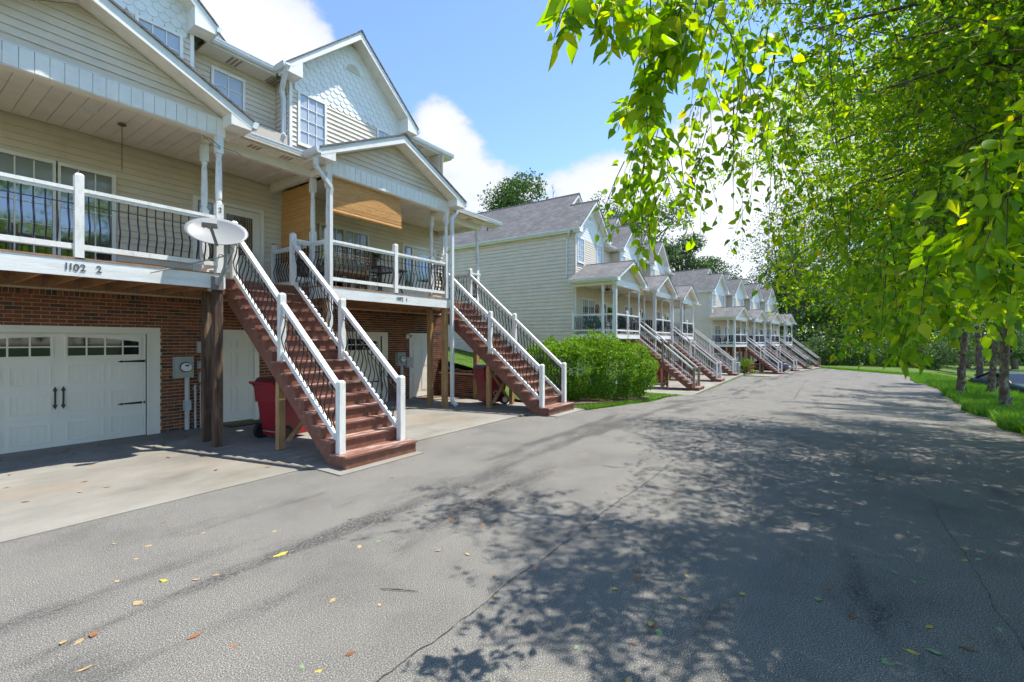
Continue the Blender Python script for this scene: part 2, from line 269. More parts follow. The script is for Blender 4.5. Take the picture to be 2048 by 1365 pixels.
# ------------------------------------------------------------------ mesh helpers
class MB:
    def __init__(s): s.v = []; s.f = []; s.t = []
    def add(s, vs, fs, t=0.0):
        o = len(s.v); s.v += [tuple(p) for p in vs]; s.f += [tuple(i + o for i in f) for f in fs]; s.t += [t] * len(fs); return s
    def hexa(s, p, t=0.0): return s.add(p, [(0, 3, 2, 1), (4, 5, 6, 7), (0, 1, 5, 4), (1, 2, 6, 5), (2, 3, 7, 6), (3, 0, 4, 7)], t)
    def box(s, x0, x1, y0, y1, z0, z1, t=0.0):
        return s.hexa([(x0, y0, z0), (x1, y0, z0), (x1, y1, z0), (x0, y1, z0), (x0, y0, z1), (x1, y0, z1), (x1, y1, z1), (x0, y1, z1)], t)
    def prism(s, poly, ax, a0, a1, t=0.0):
        # poly: 2-D points; ax: the axis they are pushed along
        n = len(poly)
        def P(p, a): return (a, p[0], p[1]) if ax == 'x' else (p[0], a, p[1]) if ax == 'y' else (p[0], p[1], a)
        return s.add([P(p, a0) for p in poly] + [P(p, a1) for p in poly], [tuple(range(n))[::-1], tuple(range(n, 2 * n))] + [(i, (i + 1) % n, (i + 1) % n + n, i + n) for i in range(n)], t)
    def slab(s, q, th):
        # quad or triangle of points, thickened downwards
        n = len(q)
        return s.add([tuple(p) for p in q] + [(p[0], p[1], p[2] - th) for p in q], [tuple(range(n)), tuple(range(n, 2 * n))[::-1]] + [(i, (i + 1) % n, (i + 1) % n + n, i + n) for i in range(n)])
    def beam(s, p0, p1, wd, ht, up=(0, 0, 1)):
        p0 = Vector(p0); p1 = Vector(p1); d = (p1 - p0).normalized(); sd = d.cross(Vector(up)); sd = sd.normalized() if sd.length > 1e-5 else Vector((1, 0, 0)); u = sd.cross(d)
        c = [(-1, -1), (1, -1), (1, 1), (-1, 1)]
        return s.hexa([p0 + sd * a * wd / 2 + u * b * ht / 2 for a, b in c] + [p1 + sd * a * wd / 2 + u * b * ht / 2 for a, b in c])
    def tube(s, pts, r, n=6, cap=True, t=0.0):
        pts = [Vector(p) for p in pts]; m = len(pts); rr = r if isinstance(r, (list, tuple)) else [r] * m
        vs = []; ref = Vector((.31, .17, .93))
        for i, p in enumerate(pts):
            d = (pts[min(i + 1, m - 1)] - pts[max(i - 1, 0)]).normalized()
            a = d.cross(ref); a = a.normalized() if a.length > 1e-4 else Vector((1, 0, 0)); b = d.cross(a)
            for k in range(n): q = 2 * math.pi * k / n; vs.append(p + (a * math.cos(q) + b * math.sin(q)) * rr[i])
        fs = [(i * n + k, i * n + (k + 1) % n, (i + 1) * n + (k + 1) % n, (i + 1) * n + k) for i in range(m - 1) for k in range(n)]
        if cap: fs += [tuple(range(n))[::-1], tuple(range((m - 1) * n, m * n))]
        return s.add(vs, fs, t)
    def lathe(s, prof, cx, cy, n=12, t=0.0):
        # prof: (r, z)
        vs = [(cx + r * math.cos(2 * math.pi * k / n), cy + r * math.sin(2 * math.pi * k / n), z) for r, z in prof for k in range(n)]; m = len(prof)
        fs = [(i * n + k, i * n + (k + 1) % n, (i + 1) * n + (k + 1) % n, (i + 1) * n + k) for i in range(m - 1) for k in range(n)] + [tuple(range(n))[::-1], tuple(range((m - 1) * n, m * n))]
        return s.add(vs, fs, t)
    def disc(s, c, nrm, r, th, n=20, rings=None):
        c = Vector(c); nrm = Vector(nrm).normalized(); return s.tube([c - nrm * th / 2, c + nrm * th / 2], r, n)
    def ext(s, o): return s.add(o.v, o.f) if not o.v else s._ext(o)
    def _ext(s, o):
        k = len(s.v); s.v += o.v; s.f += [tuple(i + k for i in f) for f in o.f]; s.t += o.t; return s
    def xf(s, M): s.v = [tuple(M @ Vector(p)) for p in s.v]; return s
    def mesh(s, name, mat, tint=False, smooth=False):
        me = bpy.data.meshes.new(name); me.from_pydata(s.v, [], s.f); me.materials.append(MAT[mat])
        if tint: me.attributes.new('tint', 'FLOAT', 'FACE').data.foreach_set('value', s.t)
        if smooth: me.polygons.foreach_set('use_smooth', [True] * len(s.f))
        return me
    def build(s, name, mat, parent=None, tint=False, smooth=False): return link(name, s.mesh(name, mat, tint, smooth), parent)
def link(name, data, parent=None):
    o = bpy.data.objects.new(name, data); COL.objects.link(o); o.parent = parent; return o
def B(*a): return MB().box(*a)
def tag(o, label=None, cat=None, group=None, kind=None):
    for k, v in (('label', label), ('category', cat), ('group', group), ('kind', kind)):
        if v: o[k] = v
    return o
def thing(name, label, cat, loc=(0, 0, 0), rz=0, group=None):
    o = bpy.data.objects.new(name, None); COL.objects.link(o); o.location = loc; o.rotation_euler = (0, 0, rz); o.empty_display_size = .2
    return tag(o, label, cat, group)
def copy_tree(o, parent=None):
    c = o.copy(); COL.objects.link(c); c.parent = parent
    for ch in list(o.children): copy_tree(ch, c)
    return c
def pieces(lst, name, joined, mat, parent, detail, **kw):
    # the pieces of one pattern: single objects near the camera, one joined part far away
    if detail: return [m.build(name, mat, parent, **kw) for m in lst]
    a = MB()
    for m in lst: a._ext(m)
    if not a.v: return []
    o = a.build(joined, mat, parent, **kw); o['kind'] = 'stuff'; return [o]

# ------------------------------------------------------------------ the townhouse
WY = 2.3            # front wall, behind the line of the porch front (y = 0)
XL, GXR, GC, GA, SL, GH = -1.35, 2.30, .48, 10.36, .895, 2.1
def courses(x0, x1, z0, z1, y, openings=(), lim=None, ch=.12, fl=1, axis='x', lip=.032):
    # lap siding boards of a wall facing -y (axis x) or facing -x / +x (axis y, fl = -1 / +1)
    out = []; z = z0
    while z < z1 - .02:
        zt = min(z + ch, z1); zm = (z + zt) / 2; segs = [(x0, x1)]
        for (a, b, c, d) in openings:
            if c < zm < d:
                ns = []
                for (p, q) in segs:
                    if a > p: ns.append((p, min(q, a)))
                    if b < q: ns.append((max(p, b), q))
                segs = [t for t in ns if t[1] - t[0] > .02]
        for (p, q) in segs:
            p0 = p1 = p; q0 = q1 = q
            if lim:
                l0, r0 = lim(z); l1, r1 = lim(zt); p0, p1, q0, q1 = max(p, l0), max(p, l1), min(q, r0), min(q, r1)
                if q0 - p0 < .03: continue
                if q1 < p1: q1 = p1 = (q1 + p1) / 2
            if axis == 'x': V = lambda u, o, zz: (u, y - o, zz)
            else: V = lambda u, o, zz: (y + fl * o, u, zz)
            out.append(MB().hexa([V(p0, lip, z), V(q0, lip, z), V(q0, .003, z), V(p0, .003, z), V(p1, .008, zt), V(q1, .008, zt), V(q1, .003, zt), V(p1, .003, zt)]))
        z = zt
    return out
def wall_rects(x0, x1, z0, z1, y0, y1, ops):
    m = MB(); xs = sorted({x0, x1} | {v for o in ops for v in o[:2] if x0 < v < x1})
    for a, b in zip(xs, xs[1:]):
        zs = [(z0, z1)]
        for (p, q, c, d) in ops:
            if p < (a + b) / 2 < q:
                n = []
                for (s, t) in zs:
                    if c > s: n.append((s, min(t, c)))
                    if d < t: n.append((max(s, d), t))
                zs = n
        for s, t in zs:
            if t - s > .001: m.box(a, b, y0, y1, s, t)
    return m
def window(root, x0, x1, z0, z1, y, cols, rows, gl, detail, name='window', blind_rows=0, fw=.06):
    f = MB(); f.box(x0 - fw, x0, y - .05, y, z0 - fw, z1 + fw); f.box(x1, x1 + fw, y - .05, y, z0 - fw, z1 + fw); f.box(x0, x1, y - .05, y, z1, z1 + fw); f.box(x0, x1, y - .052, y, z0 - fw, z0)
    f.box(x0 - fw - .02, x1 + fw + .02, y - .075, y - .053, z0 - fw - .03, z0 - fw + .01)
    w = f.build(name, 'white_trim', root)
    mu = MB(); cw = (x1 - x0) / cols; rh = (z1 - z0) / rows
    for i in range(1, cols): mu.box(x0 + i * cw - .009, x0 + i * cw + .009, y - .032, y - .012, z0, z1)
    for j in range(1, rows):
        for i in range(cols): mu.box(x0 + i * cw + .0091, x0 + (i + 1) * cw - .0091, y - .031, y - .012, z0 + j * rh - .009, z0 + j * rh + .009)
    mu.build('muntin', 'white_trim', w)
    ps = [[], []]
    for i in range(cols):
        for j in range(rows): ps[1 if j >= rows - blind_rows else 0].append(B(x0 + i * cw + .003, x0 + (i + 1) * cw - .003, y - .014, y - .002, z0 + j * rh + .003, z0 + (j + 1) * rh - .003))
    pieces(ps[0], 'pane', 'panes', gl, w, detail); pieces(ps[1], 'pane', 'panes', 'glass_blind_dark', w, detail)
    return w
def column(root, x, y, z0, z1, mat='white_paint'):
    s = .055; m = B(x - s, x + s, y - s, y + s, z0, z0 + 1.2)
    m.box(x - s, x + s, y - s, y + s, z1 - .3, z1)
    a = z0 + 1.2; b = z1 - .3
    m.lathe([(.052, a), (.052, a + .03), (.036, a + .05), (.05, a + .09), (.054, a + .3), (.045, b - .12), (.038, b - .07), (.05, b - .045), (.05, b - .02), (.04, b)], x, y, 12)
    return m.build('column', mat, root)
BAL = {}
def baluster(h, out):
    # bowed iron bar, foot at the origin
    k = (round(h, 2), out)
    m = MB(); pr = [(0, 0), (.1, .008), (.26, .05), (.38, .062), (.52, .03), (.66, .002), (.8, -.004), (1, 0)]
    return m.tube([(out[0] * b, out[1] * b, h * t) for t, b in pr], .0115, 4, False)
def railing(root, p0, p1, out, detail, parent=None, bmat='iron_black', rise=None, wmat='white_paint', skip=None):
    # a straight run between two posts; p0, p1 on the walking line (flat or sloped)
    p0 = Vector(p0); p1 = Vector(p1); top = .955; bot = .155; d = p1 - p0; L2 = math.hypot(d.x, d.y); up = Vector((0, 0, 1))
    r = MB().beam(p0 + up * top, p1 + up * top, .085, .05).beam(p0 + up * (top - .046), p1 + up * (top - .046), .045, .042)
    if parent is None: own = r.build('porch_railing', wmat, root)
    else: own = parent; r.build('handrail', wmat, own)
    MB().beam(p0 + up * bot, p1 + up * bot, .05, .075).build('bottom_rail', wmat, own)
    hh = top - bot - .095
    MB().beam(p0 + up * (top - .20), p1 + up * (top - .20), .008, .012).build('rod', bmat, own)
    n = max(1, int(round(L2 / .112))); ps = []
    for i in range(n):
        q = p0 + d * ((i + .5) / n) + up * (bot + .03); m = baluster(hh, out); m.v = [(a + q.x, b + q.y, c + q.z) for a, b, c in m.v]; ps.append(m)
    pieces(ps, 'baluster', 'balusters', bmat, own, detail)
    return own
def post(x, y, z0, z1, s=.05, cap=True):
    m = B(x - s, x + s, y - s, y + s, z0, z1)
    if cap: m.hexa([(x - s, y - s, z1), (x + s, y - s, z1), (x + s, y + s, z1), (x - s, y + s, z1), (x - s * .55, y - s * .55, z1 + .03), (x + s * .55, y - s * .55, z1 + .03), (x + s * .55, y + s * .55, z1 + .03), (x - s * .55, y + s * .55, z1 + .03)])
    return m
SX0, SX1, STY = 2.20, 3.55, .57
NR = 16; RISE = 3.0 / NR
def stair_y(i):   # front of riser i (1..16)
    return -3.05 if i == 1 else -2.70 + (i - 2) * (STY + 2.70) / 14
def staircase(root, detail, post_mat='wood_tan', lod=0):
    pr = [(stair_y(1), 0)]
    for i in range(1, NR + 1):
        pr += [(stair_y(i), RISE * i - .028)]
        if i < NR: pr += [(stair_y(i + 1), RISE * i - .028)]
    pr += [(STY, RISE * NR - .028), (STY, RISE * NR - .45), (-2.62, 0)]
    st = MB().prism(pr, 'x', SX0 + .02, SX0 + .065).prism(pr, 'x', SX1 - .065, SX1 - .02).prism(pr, 'x', (SX0 + SX1) / 2 - .02, (SX0 + SX1) / 2 + .02).build('staircase', 'stair_red', root)
    for i in range(1, NR):
        y0, y1 = stair_y(i) - .03, stair_y(i + 1) - .004; z = RISE * i; ym = (y0 + y1) / 2
        if lod == 0:
            B(SX0 - .01, SX1 + .01, y0, ym - .004, z - .0278, z).build('tread', 'tread_red', st); B(SX0 - .012, SX1 + .012, ym + .004, y1, z - .0278, z - .001).build('tread', 'tread_red', st)
        else: B(SX0 - .01, SX1 + .01, y0, y1, z - .0278, z).build('tread', 'tread_red', st)
    ps = [B(SX0 + .001, SX1 - .001, stair_y(i) - .001, stair_y(i) + .018, RISE * (i - 1) + .001, RISE * i - .029) for i in range(1, NR + 1)]
    pieces(ps, 'riser', 'risers', 'stair_red', st, lod == 0)
    sl = (3.0 - RISE) / (STY - (-2.78)); ln = lambda y: RISE + (y + 2.78) * sl
    for x, o in ((SX0 + .1, (-1, 0)), (SX1 - .1, (1, 0))):
        ys = (-2.80, -1.18, .50)
        for j, yy in enumerate(ys):
            zb = RISE * (1, 8, 16)[j] ; tp = ln(yy) + (1.06, 1.08, 1.12)[j]
            post(x, yy, zb, tp).build('newel_post', 'white_paint', st)
        for a, b in ((0, 1), (1, 2)): railing(root, (x, ys[a] + .05, ln(ys[a] + .05)), (x, ys[b] - .05, ln(ys[b] - .05)), o, detail, st)
    yb = -1.12; zt = ln(yb) - .42
    for x in (SX0 + .11, SX1 - .16):
        B(x - .055, x + .055, yb - .055, yb + .055, .02, zt).build('support_post', post_mat, st)
    MB().beam((SX0 + .18, yb - .08, .15), (SX1 - .2, yb - .08, zt - .05), .038, .09, (0, 1, 0)).build('brace', post_mat, st)
    MB().beam((SX1 - .2, yb + .08, .15), (SX0 + .18, yb + .08, zt - .05), .038, .09, (0, 1, 0)).build('brace', post_mat, st)
    return st
def gable_trim(part, cx, az, half, sl, yf, yw, fh=.17, ret=.38, mat='white_trim', th=.035, roofmat='shingle_y', yback=3.45, dz=0):
    # roof planes, rake boards, soffits and boxed returns of one gable; returns the roof object
    zt = az - sl * half; k = math.hypot(1, sl)
    roof = MB()
    for s in (-1, 1):
        roof.slab([(cx, yf - .03, az + .03), (cx, yback, az + .03), (cx + s * (half + .03), yback, zt + .03 - .03 * sl), (cx + s * (half + .03), yf - .03, zt + .03 - .03 * sl)], th)
    o = roof.build('roof' if part.type == 'EMPTY' else 'roof_plane', roofmat, part)
    MB().prism([(cx - .14, az + .036 - .14 * sl), (cx, az + .02), (cx + .14, az + .036 - .14 * sl), (cx, az + .048)], 'y', yf - .034, yback).build('ridge_cap', 'roof_cap', o)
    for s in (-1, 1):
        # rake board (front face at yf)
        MB().hexa([(cx, yf, az - fh * 1.25), (cx + s * half, yf, zt - fh), (cx + s * half, yf + .025, zt - fh), (cx, yf + .025, az - fh * 1.25), (cx, yf, az - .008), (cx + s * half, yf, zt - .008), (cx + s * half, yf + .025, zt - .008), (cx, yf + .025, az - .008)]).build('rake_board', mat, o)
        MB().hexa([(cx, yf + .026, az - fh * 1.2), (cx + s * (half - ret), yf + .026, zt + sl * ret - fh * 1.0), (cx + s * (half - ret), yw, zt + sl * ret - fh), (cx, yw, az - fh * 1.2), (cx, yf + .026, az - fh * 1.1), (cx + s * (half - ret), yf + .026, zt + sl * ret - fh * .9), (cx + s * (half - ret), yw, zt + sl * ret - fh * .9), (cx, yw, az - fh * 1.1)]).build('soffit', 'soffit_cream', o)
        # boxed return at the eave
        x0, x1 = sorted((cx + s * (half - ret), cx + s * half))
        zi = zt + sl * ret
        zl, zr_ = (zt, zi) if s < 0 else (zi, zt)
        MB().hexa([(x0, yf + .004, zt - fh - .03), (x1, yf + .004, zt - fh - .03), (x1, yw, zt - fh - .03), (x0, yw, zt - fh - .03), (x0, yf + .004, zl - .04), (x1, yf + .004, zr_ - .04), (x1, yw, zr_ - .04), (x0, yw, zl - .04)]).build('eave_return', mat, o)
    return o
plain('roof_cap', (.045, .045, .05), .9, .2, 10)
def gutter(root, p0, p1, out, w_=.11, h_=.12):
    # p0-p1 along the back top edge, out = outward unit (x, y)
    m = MB(); p0 = Vector(p0); p1 = Vector(p1); o = Vector((out[0], out[1], 0)); pr = [(0, 0), (w_, 0), (w_, -.02), (w_ * .93, -.035), (w_ * .9, -.07), (w_ * .62, -h_), (0, -h_)]
    vs = [tuple(p + o * a + Vector((0, 0, b))) for p in (p0, p1) for a, b in pr]; n = len(pr)
    m.add(vs, [tuple(range(n)), tuple(range(n, 2 * n))[::-1]] + [(i, (i + 1) % n, (i + 1) % n + n, i + n) for i in range(n)])
    return m.build('gutter', 'gutter_white', root)
def downspout(root, pts, s=.036):
    m = MB()
    for a, b in zip(pts, pts[1:]): m.beam(a, b, s * 2, s * 1.6 + .012, (0, 1, .02) if abs(Vector(b).z - Vector(a).z) < .3 else (0, 1, 0))
    return m.build('downspout', 'gutter_white', root)
def text(root, s, loc, size, rot=(R(90), 0, 0), mat='number_iron', name='house_number', ext=.004, shear=0):
    c = bpy.data.curves.new(name, 'FONT'); c.body = s; c.size = size; c.extrude = ext; c.align_x = 'CENTER'; c.align_y = 'CENTER'; c.materials.append(MAT[mat]); c.shear = shear; c.resolution_u = 3
    o = bpy.data.objects.new(name, c); me = bpy.data.meshes.new_from_object(o); bpy.data.objects.remove(o); bpy.data.curves.remove(c); o = link(name, me, root); o.location = loc; o.rotation_euler = rot; return o

def garage_door(root, detail, x0=-.96, x1=1.49, h=2.0):
    fr = MB().box(x0 - .20, x0, WY - .03, WY + .1, 0, h + .1).box(x1, x1 + .22, WY - .03, WY + .1, 0, h + .1).box(x0, x1, WY - .03, WY + .1, h - .02, h + .1)
    fr.box(x0 - .03, x0, WY - .0, WY + .12, 0, h - .02).box(x1, x1 + .03, WY - .045, WY + .02, 0, h - .02)
    g = B(x0, x1, WY + .055, WY + .09, 0, h - .02).build('garage_door', 'garage_white', root); fr.build('door_frame', 'garage_white', g)
    cx = (x0 + x1) / 2; hs = (h - .03) / 4; yf = WY + .05
    secs = []
    for i in range(4): secs.append(B(x0 + .002, x1 - .002, yf - .002, WY + .054, .01 + i * hs + .004, .01 + (i + 1) * hs - .004))
    pieces(secs, 'section', 'sections', 'garage_white', g, detail)
    pan = []; pw = .50
    for i in range(3):
        for px in (cx - .60 - pw - .08, cx - .60 + .0, cx + .10, cx + .10 + pw + .09):
            a, b, c, d = px, px + pw, .01 + i * hs + .085, .01 + (i + 1) * hs - .085; q = MB()
            for (u0, u1, w0, w1) in ((a, b, c, c + .018), (a, b, d - .018, d), (a, a + .018, c + .018, d - .018), (b - .018, b, c + .018, d - .018)): q.box(u0, u1, yf - .016, yf - .0025, w0, w1)
            n = 6
            for k in range(1, n): xx = a + (b - a) * k / n; q.box(xx - .004, xx + .004, yf - .008, yf - .0025, c + .02, d - .02)
            pan.append(q)
    pieces(pan, 'panel', 'panels', 'garage_white', g, detail)
    zt = .01 + 4 * hs - .06; zb = .01 + 3 * hs + .09; pn = []; mu = MB()
    for s in (-1, 1):
        a = cx + s * .10; b = cx + s * 1.13; xa, xb = min(a, b), max(a, b)
        mu.box(xa - .03, xa, yf - .02, yf - .003, zb - .03, zt + .03).box(xb, xb + .03, yf - .02, yf - .003, zb - .03, zt + .03).box(xa, xb, yf - .02, yf - .003, zt, zt + .03).box(xa, xb, yf - .02, yf - .003, zb - .03, zb)
        for k in range(4):
            u0 = xa + (xb - xa) * k / 4 + .012; u1 = xa + (xb - xa) * (k + 1) / 4 - .012; zm = (zb + zt) / 2 - .015
            arch = lambda x: zt - .012 - .085 * (abs(x - cx) / 1.13) ** 2
            pn.append(B(u0, u1, yf - .006, yf - .0035, zb, zm - .012)); z1, z2 = arch(u0), arch(u1)
            pn.append(MB().hexa([(u0, yf - .006, zm + .012), (u1, yf - .006, zm + .012), (u1, yf - .0035, zm + .012), (u0, yf - .0035, zm + .012), (u0, yf - .006, z1), (u1, yf - .006, z2), (u1, yf - .0035, z2), (u0, yf - .0035, z1)]))
            if k: mu.box(u0 - .024, u0, yf - .014, yf - .003, zb, zt)
        mu.box(xa, xb, yf - .0135, yf - .003, (zb + zt) / 2 - .027, (zb + zt) / 2 - .003)
    pieces(pn, 'pane', 'panes', 'glass_garage', g, detail); mu.build('muntin', 'garage_white', g)
    hw = []
    for s in (-1, 1):
        for zz in (hs * 3 - .03, hs * 1.30):
            e = cx + s * 1.22; hw.append(MB().hexa([(e - s * .38, yf - .012, zz - .012), (e, yf - .012, zz - .024), (e, yf - .003, zz - .024), (e - s * .38, yf - .003, zz - .012), (e - s * .38, yf - .012, zz + .012), (e, yf - .012, zz + .024), (e, yf - .003, zz + .024), (e - s * .38, yf - .003, zz + .012)]).prism([(e - s * .36, zz - .022), (e - s * .33, zz), (e - s * .36, zz + .022), (e - s * .43, zz)], 'y', yf - .014, yf - .004))
        xx = cx + s * .052; zz = hs * 1.72; hw.append(B(xx - .011, xx + .011, yf - .03, yf - .004, zz - .15, zz + .15).prism([(xx - .03, zz + .13), (xx, zz + .10), (xx + .03, zz + .13), (xx, zz + .2)], 'y', yf - .02, yf - .004).prism([(xx - .03, zz - .13), (xx, zz - .1), (xx + .03, zz - .13), (xx, zz - .2)], 'y', yf - .02, yf - .004))
    pieces(hw, 'hinge_or_handle' if False else 'strap_hinge', 'hardware', 'iron_black', g, detail)
    return g
def man_door(root, detail, x0=2.68, x1=3.55, h=2.0):
    d = B(x0, x1, WY + .05, WY + .09, .03, h).build('basement_door', 'door_white', root)
    MB().box(x0 - .09, x0, WY - .02, WY + .1, 0, h + .09).box(x1, x1 + .09, WY - .02, WY + .1, 0, h + .09).box(x0, x1, WY - .02, WY + .1, h, h + .09).build('door_frame', 'door_white', d)
    ps = []; w_ = x1 - x0
    for (c0, c1) in ((.12, .45), (.55, .88)):
        for (z0, z1) in ((1.68, 1.86), (1.02, 1.58), (.22, .82)):
            a, b = x0 + c0 * w_, x0 + c1 * w_; q = B(a + .03, b - .03, WY + .040, WY + .0495, z0 + .03, z1 - .03)
            q.box(a, b, WY + .044, WY + .0495, z0, z0 + .012).box(a, b, WY + .044, WY + .0495, z1 - .012, z1).box(a, a + .012, WY + .044, WY + .0495, z0 + .012, z1 - .012).box(b - .012, b, WY + .044, WY + .0495, z0 + .012, z1 - .012); ps.append(q)
    pieces(ps, 'panel', 'panels', 'door_white', d, detail)
    MB().tube([(x0 + .07, WY + .05, 1.0), (x0 + .07, WY + .0, 1.0)], [.018, .026], 8).build('door_knob', 'rim_metal', d)
    return d
def front_door(root, detail, z0=3.0):
    x0, x1 = 2.28, 3.74; xs = 2.72; h = 4.90
    d = B(xs + .02, x1 - .09, WY - .03, WY - .004, z0 + .03, h - .09).build('front_door', 'door_white', root)
    MB().box(x0, x0 + .08, WY - .05, WY, z0, h).box(x1 - .08, x1, WY - .05, WY, z0, h).box(x0 + .08, x1 - .08, WY - .05, WY, h - .08, h).box(xs - .05, xs + .01, WY - .05, WY, z0, h - .08).box(x0 + .08, xs - .05, WY - .048, WY, z0, z0 + .5).build('door_frame', 'white_trim', d)
    B(xs + .2, x1 - .26, WY - .036, WY - .031, z0 + .78, h - .24).build('glazing', 'glass_door', d)
    B(x0 + .12, xs - .09, WY - .03, WY - .006, z0 + .5, h - .12).build('sidelight', 'glass_door', d)
    cm = MB(); a, b, c, e = xs + .2, x1 - .26, z0 + .78, h - .24
    for k in range(1, 4): cm.box(a + .045 * k, a + .045 * k + .006, WY - .040, WY - .036, c, e).box(b - .045 * k - .006, b - .045 * k, WY - .040, WY - .036, c, e)
    for k in (.06, .12, .9, .96): zz = c + (e - c) * k; cm.box(a, b, WY - .0405, WY - .0362, zz, zz + .006)
    ct = ((a + b) / 2, (c + e) / 2)
    for k in range(10): q = 2 * math.pi * k / 10; cm.tube([(ct[0] + .1 * math.cos(q), WY - .039, ct[1] + .3 * math.sin(q)), (ct[0] + .1 * math.cos(q + .628), WY - .039, ct[1] + .3 * math.sin(q + .628))], .004, 4)
    cm.build('leading', 'galvanised', d)
    MB().tube([(xs + .09, WY - .03, z0 + 1.0), (xs + .09, WY - .085, z0 + 1.0)], [.02, .028], 8).tube([(xs + .09, WY - .03, z0 + 1.12), (xs + .09, WY - .05, z0 + 1.12)], .024, 8).build('door_handle', 'rim_metal', d)
    return d

def unit(root, P, detail, first=False, last=False, windows='glass_dark', posts='wood_tan'):
    XR = XL + P; lod = 0 if detail else 1
    # --- basement brick wall
    g0, g1 = -1.16, 1.71; d0, d1 = 2.59, 3.64
    ops = [(g0, g1, 0, 2.1), (d0, d1, 0, 2.09)]
    if detail:
        bw = wall_rects(XL, XR, 0, 2.72, WY, WY + .12, ops).build('brick_wall', 'mortar', root)
        inst = []; ch = .0672; bl = .2135
        for i in range(39):
            z = i * ch; off = (i % 2) * bl / 2; x = XL - off
            while x < XR:
                a, b = max(x, XL), min(x + bl - .0125, XR); x += bl
                segs = [(a, b)]
                for (p, q, c, e) in ops:
                    if z + .03 < e:
                        n = []
                        for s, t in segs:
                            if p > s: n.append((s, min(t, p)))
                            if q < t: n.append((max(s, q), t))
                        segs = n
                for s, t in segs:
                    if t - s > .03: inst.append((s, t, z + .0062, z + ch - .0062))
        z = 39 * ch; x = XL
        while x < XR: inst.append((x + .004, min(x + .0655, XR), z + .005, z + .094)); x += .072
        Mw = Matrix.Translation(root.location)
        def vis(t):
            u, v, d = proj(Mw @ Vector(((t[0] + t[1]) / 2, WY, (t[2] + t[3]) / 2)))
            return (t[1] - t[0]) * (t[3] - t[2]) / d ** 2 if -20 < u < 2060 else 0
        inst.sort(key=vis, reverse=True)
        me = B(-.5, .5, -.012, .03, -.5, .5).mesh('brick', 'brick')
        for (a, b, c, e) in inst[:300]:
            o = link('brick', me, bw); o.location = ((a + b) / 2, WY + random.uniform(-.002, .002), (c + e) / 2); o.scale = (b - a, 1, e - c)
        m = MB()
        for (a, b, c, e) in inst[300:]: m.box(a, b, WY - .012 + random.uniform(-.002, .002), WY + .03, c, e, random.random())
        o = m.build('brickwork', 'brick', bw, tint=True); o['kind'] = 'stuff'
    else:
        bw = wall_rects(XL, XR, 0, 2.72, WY, WY + .12, ops).build('brick_wall', 'brick_far', root)
    garage_door(root, detail); man_door(root, detail)
    # --- first-floor wall
    wx = (-.50, .17, .27, .96); wz = (3.1, 4.88)
    fo = [(wx[0] - .07, wx[3] + .07, wz[0] - .08, wz[1] + .07), (2.28, 3.74, 2.9, 4.9)]
    sw = B(XL, XR, WY, WY + .12, 2.722, 6.9).build('siding_wall', 'sheathing', root)
    pieces(courses(XL + .04, XR - .02 if not last else XR - .04, 2.74, 5.56, WY, fo), 'siding_board', 'siding_boards', 'siding', sw, detail)
    for (a, b) in ((wx[0], wx[1]), (wx[2], wx[3])): window(root, a, b, wz[0], wz[1], WY, 3, 5, windows, detail, 'window', 1)
    front_door(root, detail)
    B(3.93, 4.0, WY - .06, WY - .027, 4.02, 4.16).build('doorbell', 'lamp_black', root)
    # --- second-floor gable
    gw = MB().prism([(XL, 5.7), (GXR, 5.7), (GXR, GA - SL * (GXR - GC) - .1), (GC, GA - .13), (XL, GA - SL * (GC - XL) - .1)], 'y', WY + .0005, WY + .1).build('gable_wall', 'sheathing', root)
    g_op = [(-1.08 - .07, -.40 + .07, 6.78, 8.16), (1.36 - .07, 2.04 + .07, 6.78, 8.16)]
    pieces(courses(XL + .07, GXR - .07, 6.0, 8.13, WY, g_op), 'siding_board', 'siding_boards', 'siding', gw, detail)
    for a, b in ((XL, XL + .07), (GXR - .07, GXR)): B(a, b, WY - .035, WY, 5.8, 8.35).build('corner_trim', 'white_trim', gw)
    sm = []; zz = 8.13; i = 0
    def sc_mesh():
        prf = [(-.098, 0), (-.098, .06)]; prf += [(-.098, .10)]
        pts = [(.098 * math.cos(math.pi + math.pi * k / 6), .095 + .095 * math.sin(math.pi + math.pi * k / 6)) for k in range(7)] + [(.098, .24), (-.098, .24)]
        m = MB(); n = len(pts); fr = [(p[0], -.03 + .022 * p[1] / .24, p[1]) for p in pts]; bk = [(p[0], -.002, p[1]) for p in pts]
        return m.add(fr + bk, [tuple(range(n))] + [(k, k + n, (k + 1) % n + n, (k + 1) % n) for k in range(n)])
    me = sc_mesh().mesh('shingle', 'scale_white') if detail else None
    allm = MB()
    while zz < GA - .35:
        hw = (GA - .16 - zz) / SL; x = GC - math.floor(hw / .2) * .2 - (.1 if i % 2 else 0) - .2
        while x < GC + hw + .2:
            if max(GC - hw + .04, XL + .1) <= x <= min(GC + hw - .04, GXR - .1):
                if detail: o = link('shingle', me, gw); o.location = (x, WY - .001 * (i % 2), zz - .03)
                else:
                    q = sc_mesh(); allm._ext(MB().add([(a + x, b + WY, c + zz - .03) for a, b, c in q.v], q.f))
            x += .2
        zz += .145; i += 1
    if not detail: allm.build('shingles', 'scale_white', gw)['kind'] = 'stuff'
    for (a, b) in ((-1.08, -.40), (1.36, 2.04)): window(root, a, b, 6.85, 8.08, WY, 3, 4, 'glass_blind_light', detail)
    # arched vent under the ridge
    ve = MB(); arc = lambda r, k: (GC + r * 1.0 * math.cos(math.pi * k / 10), 9.35 + r * .95 * math.sin(math.pi * k / 10))
    ve.prism([arc(.29, k) for k in range(11)], 'y', WY - .035, WY - .005); vo = ve.build('gable_vent', 'scale_white', root)
